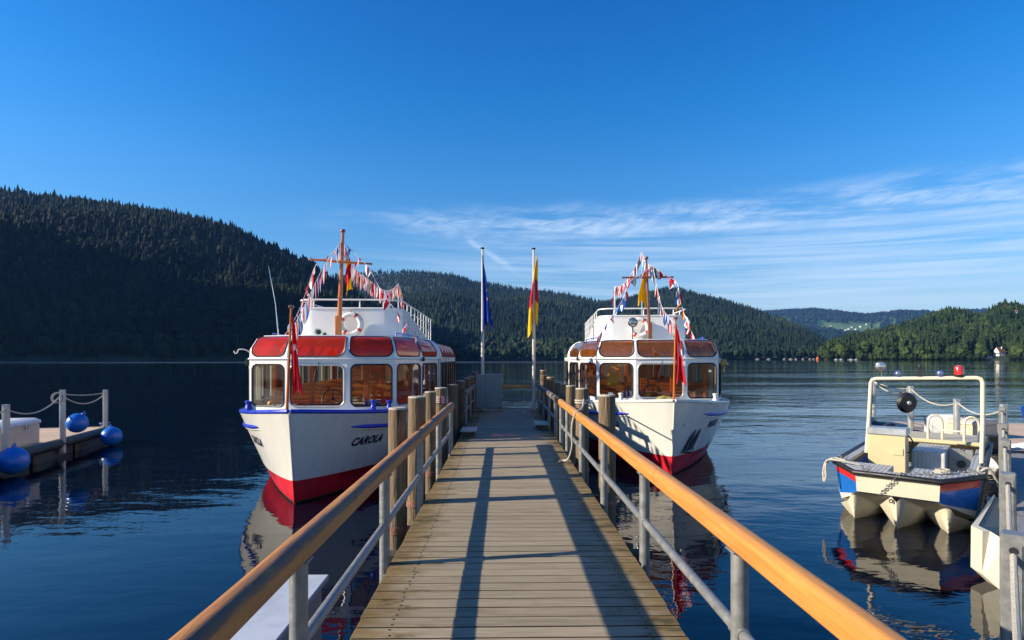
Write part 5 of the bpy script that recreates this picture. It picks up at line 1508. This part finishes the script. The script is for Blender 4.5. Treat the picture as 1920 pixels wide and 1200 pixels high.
o = empty('disc_fender', at(1700, 16.55, py=755))
q = MB(); Mx = Matrix.Rotation(R(90), 4, 'X'); q.lathe([(.05, -.1), (.24, -.08), (.30, 0), (.24, .08), (.05, .1)], 26, 0, Mx); q.build('disc', BLACK, o)
q = MB(); q.lathe([(.06, .1), (.05, .13), (.02, .14)], 14, 0, Mx); q.tube([(.0, 0, .28), (.02, 0, .45)], .014, 6); q.build('hub', ALU, o)
tag(o, 'round black disc fender hanging on the tall post behind the work boat', 'fender')
WHITEB = mat('white_plastic', (0.74, 0.73, 0.68), 0.45, var=.05)
r_ = empty('cool_box', at(1771, 16.3, ZD)); r_.rotation_euler = (0, 0, R(-20))
q = MB(); q.prism([(-.42, -.3), (.42, -.3), (.42, .3), (-.42, .3)], 0, .02); 
q.add([(-.40, -.30, .02), (.40, -.30, .02), (.40, .30, .02), (-.40, .30, .02), (-.42, -.28, .40), (.36, -.28, .46), (.36, .28, .46), (-.42, .28, .40), (-.28, -.2, .52), (.30, -.2, .54), (.30, .2, .54), (-.28, .2, .52)],
      [(0, 1, 5, 4), (1, 2, 6, 5), (2, 3, 7, 6), (3, 0, 4, 7), (4, 5, 9, 8), (5, 6, 10, 9), (6, 7, 11, 10), (7, 4, 8, 11), (8, 9, 10, 11)])
q.build('body', WHITEB, r_, smooth=30, bevel=.02)
q = MB(); q.rbox(.12, .22, -.315, -.30, .14, .34, .004); q.build('badge', BLUEP, r_)
tag(r_, 'white plastic box with small blue badge on the right floating dock', 'box')
r_ = chest('storage_chest', Matrix.Translation(at(1822, 15.6, ZD)) @ Matrix.Rotation(R(20), 4, 'Z'), .9, .75, .36, mat('tan_box', (.50, .42, .30), .6, var=.08), CREAMB, 'tan storage chest beside the white box on the right floating dock', 'chest', 1)
q = MB(); q.rbox(-.16, .16, -.12, .12, 0, .34, .03); o = q.build('battery_case', BLACK); o.location = at(1856, 13.4, ZD)
tag(o, 'small black case on the dock corner behind the work boat', 'case')
# blue seat shell of a pedal boat at the right edge
pb = empty('pedal_boat', at(1972, 13.6, 0.0)); pb.rotation_euler = (0, 0, R(20))
q = MB()
q.grid(lambda u, v: Vector(((u - .5) * 2.6, (v - .5) * 1.5, .62 * (1 - (2 * u - 1) ** 4) * (1 - .35 * (2 * v - 1) ** 4) - .05 + .06 * math.sin(u * 9) * math.cos(v * 6))), 28, 20)
q.build('hull', WHITEB, pb, smooth=60)
for x in (-.5, .35):
    q = MB()
    q.grid(lambda u, v: Vector((x + (u - .5) * (.55 - .14 * v), (v * .25) + .10 * math.cos((u - .5) * 3), .60 + .85 * v ** .9 - .12 * abs(2 * u - 1) ** 3)), 14, 14)
    q.rbox(x - .26, x + .26, -.4, .02, .56, .63, .03)
    q.build('seat', mat('bright_blue_plastic', (.03, .22, .75), .35, var=.05), pb, smooth=60)
q = MB(); q.tube(smooth_pts([Vector(p) for p in ((-1.0, -.3, .5), (-1.15, -.35, .62), (-.9, -.4, .8), (-.6, -.4, .72))]), .025, 8); q.build('handle', WHITEB, pb)
tag(pb, 'white pedal boat with bright blue seats cut by the right picture edge', 'pedal boat')
# gangway leading to it with a row of square posts
gd = Vector((.66, .751, 0)).normalized(); gang = empty('gangway', (3.18, 3.5, 0), -math.atan2(gd.x, gd.y))
tag(gang, 'grey gangway with square metal posts and rope along the right edge', 'gangway')
GPL = mat('grey_planks', (.20, .20, .20), .7, var=.25, vscale=2, stretch=(9, 1, 1), tint=True)
q = MB(); boards(q, lambda t: (.10, 1.35), -2.6, 12.3, ZD + .02); q.build('deck', GPL, gang, smooth=0)
q = MB(); q.rbox(.03, .10, -2.6, 12.3, ZD - .16, ZD + .03, .008); q.rbox(1.35, 1.42, -2.6, 12.3, ZD - .16, ZD + .03, .008); q.build('side_beam', DARKW, gang)
for y in (-.3, 3.0, 6.0, 9.6):
    q = MB(); q.rbox(.08, 1.4, y, y + 1.3, -.35, ZD - .17, .05); q.build('float', FLOATM, gang)
gp = [(.0, .27, 1.45), (.0, 2.85, 1.45), (.0, 5.85, 1.45), (.0, 8.5, 1.45), (.0, 12.1, 1.5)]
for x, y, zt in gp:
    q = MB(); T_ = .012; w_ = .065
    q.rbox(x - w_, x + w_, y - .075, y + .075, .12, zt, .012)
    q.rbox(x - w_ + .02, x + w_ - .02, y - .083, y - .0755, .25, zt - .06, .003)
    q.build('post', GALV, gang)
    q = MB(); q.lathe([(.024, -.001), (.024, .003)], 14, 0, Matrix.Translation((x, y - .085, zt - .10)) @ Matrix.Rotation(R(90), 4, 'X')); q.build('rope_hole', BLACK, gang)
ropes = [((0, -1.6, 1.28), gp[0])] + list(zip(gp, gp[1:]))
for a, c in ropes:
    q = MB(); q.tube(catenary((a[0] + .0, a[1], a[2] - (.10 if a in gp else 0)), (c[0], c[1], c[2] - .10), .16 + .02), .019, 8); q.build('rope', ROPE, gang)
# pale box on the gangway
GC = Matrix.Translation(gang.location) @ Matrix.Rotation(gang.rotation_euler.z, 4, 'Z')
chest('storage_chest', GC @ Matrix.Translation((.98, 6.6, ZD + .02)), .62, 1.3, .42, mat('dull_grey_plastic', (.42, .42, .38), .6), WHITEB, 'grey chest with white lid on the gangway at the right picture edge', 'chest', 1)
# cream steel fender wing hung on the gangway side
CREAM = mat('cream_paint', (0.56, 0.46, 0.26), 0.4, var=.05, vscale=3, dirt=((.42, .34, .20), 2.2, .64))
CREAMW = mat('pale_cream_paint', (0.62, 0.56, 0.42), 0.4, var=.05, vscale=3, dirt=((.44, .36, .25), 3, .62))
OLIV = mat('olive_grey_paint', (.13, .15, .11), .6, var=.2)
fw = empty('fender_wing', (0, 0, 0))
A0 = at(1842, 6.55, py=996); A1 = at(1863, 8.6, py=927); A2 = at(1841, 6.55, py=1076); A3 = at(1893, 6.35, py=1122); A4 = at(1895, 6.35, py=1020); A5 = at(1856, 6.55, py=996); A6 = at(1866, 8.6, py=930)
th = Vector((.03, .05, 0))
q = MB(); fr = [A0, A2, A3, A4, A5]; bk_ = [p + Vector((.05, .22, 0)) for p in fr]; n = 5
q.add(fr + bk_, [tuple(range(n)), tuple(range(n, 2 * n))[::-1]] + [(k, (k + 1) % n, n + (k + 1) % n, n + k) for k in range(n)])
q.build('end_plate', CREAMW, fw, smooth=0)
q = MB(); B0 = bk_[0]; B5 = bk_[4]; dn = Vector((0, 0, -.10))
q.add([B0, B5, A6, A1, B0 + dn, B5 + dn, A6 + dn, A1 + dn], [(0, 1, 2, 3), (4, 7, 6, 5), (0, 4, 5, 1), (1, 5, 6, 2), (2, 6, 7, 3), (3, 7, 4, 0)]); q.build('top_flange', CREAMW, fw, smooth=0)
q = MB(); C5 = B5 + Vector((.012, .0, -.012)); C6 = A6 + Vector((.012, 0, -.012)); E5 = bk_[3] + Vector((.30, .1, -.15)); E6 = A6 + Vector((.55, -.5, -.38)); t2 = Vector((-.03, .01, -.04))
q.add([C5, C6, E6, E5, C5 + t2, C6 + t2, E6 + t2, E5 + t2], [(0, 1, 2, 3), (4, 7, 6, 5), (0, 4, 5, 1), (1, 5, 6, 2), (2, 6, 7, 3), (3, 7, 4, 0)]); q.build('inner_plate', OLIV, fw, smooth=0)
tag(fw, 'cream painted steel fender wing on the gangway side in front of the work boat', 'fender')

# ------------------------------------------------------------------ work boat (local x = right, y = aft)
wb = empty('work_boat', (5.89, 8.46, 0), -R(42))
tag(wb, 'cream work boat with blue and red sides and a steel frame, moored at the gangway', 'work boat')
CHECK = mat('checker_plate', (.46, .45, .42), .42, metal=.25, var=.12)
t, bs = MATS['checker_plate'].node_tree, MATS['checker_plate'].node_tree.nodes['Principled BSDF']
vo = t.nodes.new('ShaderNodeTexWave'); vo.bands_direction = 'X'; vo.inputs['Scale'].default_value = 5.2; vo.inputs['Distortion'].default_value = 0
co = t.nodes.new('ShaderNodeTexCoord'); v2 = t.nodes.new('ShaderNodeTexWave'); v2.bands_direction = 'Y'; v2.inputs['Scale'].default_value = 5.2
t.links.new(co.outputs['Object'], vo.inputs['Vector']); t.links.new(co.outputs['Object'], v2.inputs['Vector'])
ad = t.nodes.new('ShaderNodeMath'); ad.operation = 'MULTIPLY'; t.links.new(vo.outputs[0], ad.inputs[0]); t.links.new(v2.outputs[0], ad.inputs[1])
bp = t.nodes.new('ShaderNodeBump'); bp.inputs['Strength'].default_value = .9; bp.inputs['Distance'].default_value = .012; t.links.new(ad.outputs[0], bp.inputs['Height']); t.links.new(bp.outputs[0], bs.inputs['Normal'])
WBLUE = mat('sky_blue_paint', (.015, .15, .55), .3, var=.08, coat=.3, dirt=((.10, .26, .55), 2, .62)); WRED = mat('signal_red_paint', (.58, .02, .02), .3, var=.08, coat=.3)
HBW = .96
def plan(k=0.0):   # half plan, inset k
    return [(.53 - k * .4, k), (HBW - k, .82 + k * .2), (HBW - k, 2.6), (HBW - k, 5.2)]
def ringpts(k, z, rise=0.0):
    h_ = plan(k); return [Vector((x, y, z)) for x, y in [(-a, c) for a, c in h_[::-1]] + h_]
def band(name, k0, z0, k1, z1, m, sel=None, par=wb, T=.02):
    a = ringpts(k0, z0); c = ringpts(k1, z1); n = len(a); q = MB()
    ai = ringpts(k0 + T, z0); ci = ringpts(k1 + T, z1)
    for i in (sel if sel is not None else range(n - 1)):
        P = [a[i], a[i + 1], c[i + 1], c[i], ai[i], ai[i + 1], ci[i + 1], ci[i]]
        P = [Vector((p.x, p.y, max(p.z, .515 - .46 * max(0, p.y)))) for p in P]
        if max(p.z for p in (P[0], P[1])) - min(p.z for p in (P[2], P[3])) < .005: continue
        q.add(P, [(0, 1, 2, 3), (4, 7, 6, 5), (0, 4, 5, 1), (1, 5, 6, 2), (2, 6, 7, 3), (3, 7, 4, 0)])
    return q.build(name, m, par, smooth=0)
SIDE = [0, 1, 2, 4, 5, 6]
q = MB(); rp_ = ringpts(-.03, .82); q.tube(rp_, .042, 10); q.build('rub_rail', BLACK, wb, smooth=50)
band('red_stripe', -.002, .79, .008, .665, WRED, SIDE)
band('side_plate', .008, .663, .05, .30, WBLUE, SIDE)
band('lower_strake', .05, .298, .08, .20, W_CAB, SIDE)
band('bilge_plate', .08, .198, .22, -.25, CREAM, SIDE)
band('bow_plate', -.002, .79, .03, .52, CREAMW, [3])
# tunnel underside with three wedge keels
q = MB()
def roofz(y): return .515 - .46 * y
def und(u, v):
    y = .02 + 1.7 * v; hw = min(.53 + y * .5, HBW - .07); x = (2 * u - 1) * hw
    z = roofz(y)
    for xk, y0, dm in ((0, .0, .46), (-.60, .20, .36), (.60, .20, .36)):
        w_ = min(.30, .05 + .55 * max(0, y - y0))
        D = dm * min(1, max(0, y - y0) / .12)
        z -= D * max(0, 1 - abs(x - xk) / w_)
    return Vector((x, y, max(-.28, z)))
q.grid(und, 120, 60); q.build('bow_bottom', CREAMW, wb, smooth=25)
q = MB(); q.box(-HBW + .1, HBW - .1, 1.65, 5.1, -.3, .2); q.build('stern_float', CREAM, wb)
q = MB(); q.torus((-.06, .012, .44), .024, .008, Matrix.Rotation(R(80), 4, 'X'), 18, 6); q.build('bow_eye', DARKM, wb)
# deck plates, lockers, well
def plate(name, poly, z0, z1, m=CHECK): q = MB(); q.prism(poly, z0, z1); return q.build(name, m, wb, bevel=.005)
plate('foredeck', [(-.50, .03), (.50, .03), (.62, .24), (-.62, .24)], .80, .845)
plate('locker', [(-.63, .25), (-.14, .25), (-.14, .86), (-.90, .86), (-.90, .80)], .56, .845)
plate('locker', [(.14, .25), (.63, .25), (.90, .80), (.90, .86), (.14, .86)], .56, .845)
plate('well_floor', [(-.50, .24), (.50, .24), (.50, .88), (-.50, .88)], .53, .55)
plate('well_floor', [(-.93, .88), (.93, .88), (.93, 4.0), (-.93, 4.0)], .30, .34)
for sd in (-1, 1):
    q = MB(); q.rbox(min(sd * .80, sd * .93), max(sd * .80, sd * .93), .88, 5.1, .78, .845, .01); q.build('side_deck', CHECK, wb)
    q = MB(); q.rbox(min(sd * .925, sd * .94), max(sd * .925, sd * .94), .88, 5.1, .34, .78, .003); q.build('inner_side', GALV, wb)
q = MB(); q.rbox(-.08, .42, 2.55, 3.75, .34, .90, .012); q.build('engine_box', CHECK, wb)
q = MB(); q.rbox(.43, .79, 3.0, 3.10, .34, .93, .01); q.build('bulkhead', GALV, wb)
q = MB(); q.lathe([(.07, -.002), (.07, .016)], 20, 0, Matrix.Translation((.62, 2.99, .66)) @ Matrix.Rotation(R(90), 4, 'X')); q.build('porthole', BLACK, wb)
q = MB(); q.rbox(-.93, .93, 3.8, 5.15, .90, .98, .02); q.rbox(-.93, .93, 5.0, 5.15, .3, .90, .01); q.build('aft_deck', CREAM, wb)
for x in (.05, .62):
    pts = [(x - .0, 3.9, .98), (x, 3.9, 1.30), (x + .03, 3.92, 1.41), (x + .11, 3.95, 1.45), (x + .19, 3.98, 1.40), (x + .22, 4.0, 1.28), (x + .22, 4.0, .98)]
    q = MB(); q.tube(smooth_pts([Vector(p) for p in pts]), .024, 10); q.build('hoop_rail', CREAMW, wb)
q = MB(); q.tube([(.27, 4.0, 1.16), (.62, 3.9, 1.16)], .016, 8); q.build('cross_bar', CREAMW, wb)
cn = MB(); cn.rbox(-.68, -.10, 1.98, 2.35, .34, 1.20, .015); cn = cn.build('console', CREAM, wb)
q = MB(); q.rbox(-.70, -.08, 1.96, 2.38, 1.202, 1.33, .02); q.build('console_lid', mat('grey_lid_metal', (.42, .44, .45), .4, metal=.4), cn)
q = MB(); q.rbox(-.30, -.14, 1.965, 1.978, .86, .98, .004); q.build('cover_plate', CREAM, cn)
q = MB(); q.tube(smooth_pts([Vector(p) for p in ((-.09, 2.2, 1.2), (-.02, 2.15, 1.1), (-.04, 2.1, .95), (-.09, 2.1, .9))]), .012, 6); q.build('hose', BLACK, cn)
# steel frame
q = MB(); y_ = 2.15
q.tube([(-.72, y_ - .06, .84), (-.69, y_, 1.5), (-.66, y_, 2.14), (-.635, y_, 2.195), (-.58, y_, 2.215), (0, y_, 2.235), (.86, y_, 2.265), (.92, y_, 2.25), (.945, y_, 2.19), (.945, y_, 1.5), (.93, y_ - .02, .84)], .034, 12)
q.build('frame', CREAMW, wb, smooth=60)
def lamp(x, z, r, m, nm):
    Mx = Matrix.Translation((x, y_ - .02, z)) @ Matrix.Rotation(R(90), 4, 'X')
    q = MB(); q.lathe([(.02, -.10), (r * .8, -.07), (r, 0), (r, .02)], 20, 0, Mx); l_ = q.build(nm, m, wb)
    q = MB(); q.lathe([(r * .9, .018), (r * .4, .035), (.003, .04)], 18, 0, Mx); q.build('lens', glass_lens, l_)
    q = MB(); q.tube([(x, y_, z - r * .8), (x, y_, 2.23)], .012, 8); q.build('lamp_bracket', CHROME, l_)
lamp(-.50, 2.44, .10, DARKM, 'searchlight')
lamp(-.24, 2.315, .055, BLUEP, 'blue_lamp'); lamp(.37, 2.33, .055, BLUEP, 'blue_lamp')
q = MB(); q.rbox(.04, .12, y_ - .04, y_ + .04, 2.27, 2.33, .008); q.tube([(.08, y_, 2.33), (.08, y_, 2.42)], .012, 8); q.tube([(.10, y_, 2.38), (.15, y_, 2.38), (.15, y_, 2.27)], .01, 6); q.lathe([(.03, 0), (.035, .03), (.03, .07), (.01, .075)], 14, 0, Matrix.Translation((.08, y_, 2.41))); q.build('mast_light', DARKM, wb)
BEAC = mat('red_beacon_plastic', (.65, .02, .01), .15, var=.2, vscale=30, coat=.6)
q = MB(); q.lathe([(.075, 0), (.08, .02), (.07, .03)], 20, 1, Matrix.Translation((.63, y_, 2.285))); q.lathe([(.068, .03), (.066, .15), (.05, .18), (.01, .185)], 20, 0, Matrix.Translation((.63, y_, 2.285))); q.build('beacon', [BEAC, BLACK], wb)
# small fittings
for x, y in ((-.88, .95), (.88, .95), (-.42, .14), (.42, .14)):
    q = MB(); q.rbox(x - .05, x + .05, y - .03, y + .03, .845, .865, .005); q.tube([(x - .03, y, .86), (x - .03, y, .90), (x - .08, y, .905)], .011, 6); q.tube([(x + .03, y, .86), (x + .03, y, .90), (x + .08, y, .905)], .011, 6); q.build('cleat', GALV, wb)
q = MB(); q.tube(smooth_pts([Vector(p) for p in ((-.64, 2.19, 2.16), (-.66, 2.20, 1.6), (-.70, 2.20, 1.3), (-.60, 2.22, 1.15))]), .009, 6); q.tube(smooth_pts([Vector(p) for p in ((-.6, 2.17, 2.17), (-.2, 2.18, 2.185), (.3, 2.18, 2.2), (.62, 2.17, 2.21))]), .008, 6); q.build('cable', BLACK, wb)
q = MB(); q.torus((-.40, 2.50, 1.22), .15, .013, Matrix.Rotation(R(70), 4, 'X'), 24, 6); q.tube([(-.40, 2.36, 1.18), (-.40, 2.50, 1.22)], .018, 8); q.build('steering_wheel', DARKM, wb)
q = MB(); q.tube([(.62, 2.96, .93), (.62, 2.93, 1.02)], .012, 6); q.rbox(.56, .68, 2.92, 2.97, 1.0, 1.03, .005); q.build('throttle', DARKM, wb)
q = MB()
for i in range(3): q.torus((.52, .60, .862 + .02 * i), .11 - .012 * i, .011, None, 22, 6)
q.build('rope_coil', ROPE, wb)
# mooring line, chain, rope fender loops
q = MB()
def wl(p): return Vector((wb.location.x + p[0] * math.cos(R(42)) + p[1] * math.sin(R(42)), wb.location.y - p[0] * math.sin(R(42)) + p[1] * math.cos(R(42)), p[2]))
chp = catenary((-.22, .02, .50), (.05, -.06, .87), .0, 8) + catenary((.08, .1, .87), (.90, .75, .92), .03, 16)
CH = MB(); acc = 0
cpts = [Vector(p) for p in chp]; tot = []
for a, c in zip(cpts, cpts[1:]):
    L_ = (c - a).length; k = 0
    m_ = max(1, int(L_ / .045))
    for j in range(m_):
        tot.append((a.lerp(c, (j + .5) / m_), (c - a).normalized()))
for i, (p, d) in enumerate(tot):
    Mx = frame_to(d).to_3x3().to_4x4() @ Matrix.Rotation(R(90 * (i % 2)), 4, 'Z') @ Matrix.Rotation(R(90), 4, 'X') @ Matrix.Scale(1.0, 4)
    CH.torus(p, .021, .007, Mx, 10, 5)
CH.build('chain', GALV, wb)
q = MB(); q.tube(smooth_pts([Vector(p) for p in ((-.55, .5, .86), (-.85, .45, .90), (-1.04, .55, .87), (-1.10, .55, .7), (-1.08, .5, .52), (-1.05, .5, .60), (-1.06, .55, .80), (-.98, .72, .89), (-.80, .7, .87))]), .016, 8)
q.tube(smooth_pts([Vector(p) for p in ((-.98, .66, .90), (-1.08, .64, .82), (-1.10, .62, .6), (-1.11, .6, .5))]), .014, 8); q.build('mooring_line', ROPE, wb)
q = MB(); g0 = wl((.95, .8, .90)); q.tube(smooth_pts([g0, g0 + Vector((.10, -.05, .05)), g0 + Vector((.28, -.02, -.22)), Vector((7.35, 8.15, .5)), Vector((7.25, 7.95, .42))]), .018, 8)
q.torus(g0 + Vector((.02, 0, .02)), .05, .018, Matrix.Rotation(R(70), 4, 'X'), 18, 6)
tag(q.build('mooring_rope', ROPE), 'pale mooring rope from the work boat corner to the gangway', 'rope')

# ------------------------------------------------------------------ haze over the valley
hz = MB(); hz.box(-7000, 7000, -500, 9500, -9, 760)
hm = bpy.data.materials.new('haze_air'); hm.use_nodes = True; t = hm.node_tree; t.nodes.clear()
pv = t.nodes.new('ShaderNodeVolumePrincipled'); pv.inputs['Color'].default_value = (0.20, 0.48, 1.0, 1); pv.inputs['Density'].default_value = 0.00005; pv.inputs['Anisotropy'].default_value = 0.25
ou = t.nodes.new('ShaderNodeOutputMaterial'); t.links.new(pv.outputs[0], ou.inputs['Volume'])
o = hz.build('haze', hm, smooth=0); tag(o, 'thin blue morning haze over the lake valley', 'haze', kind='stuff')
scene.cycles.volume_bounces = 0
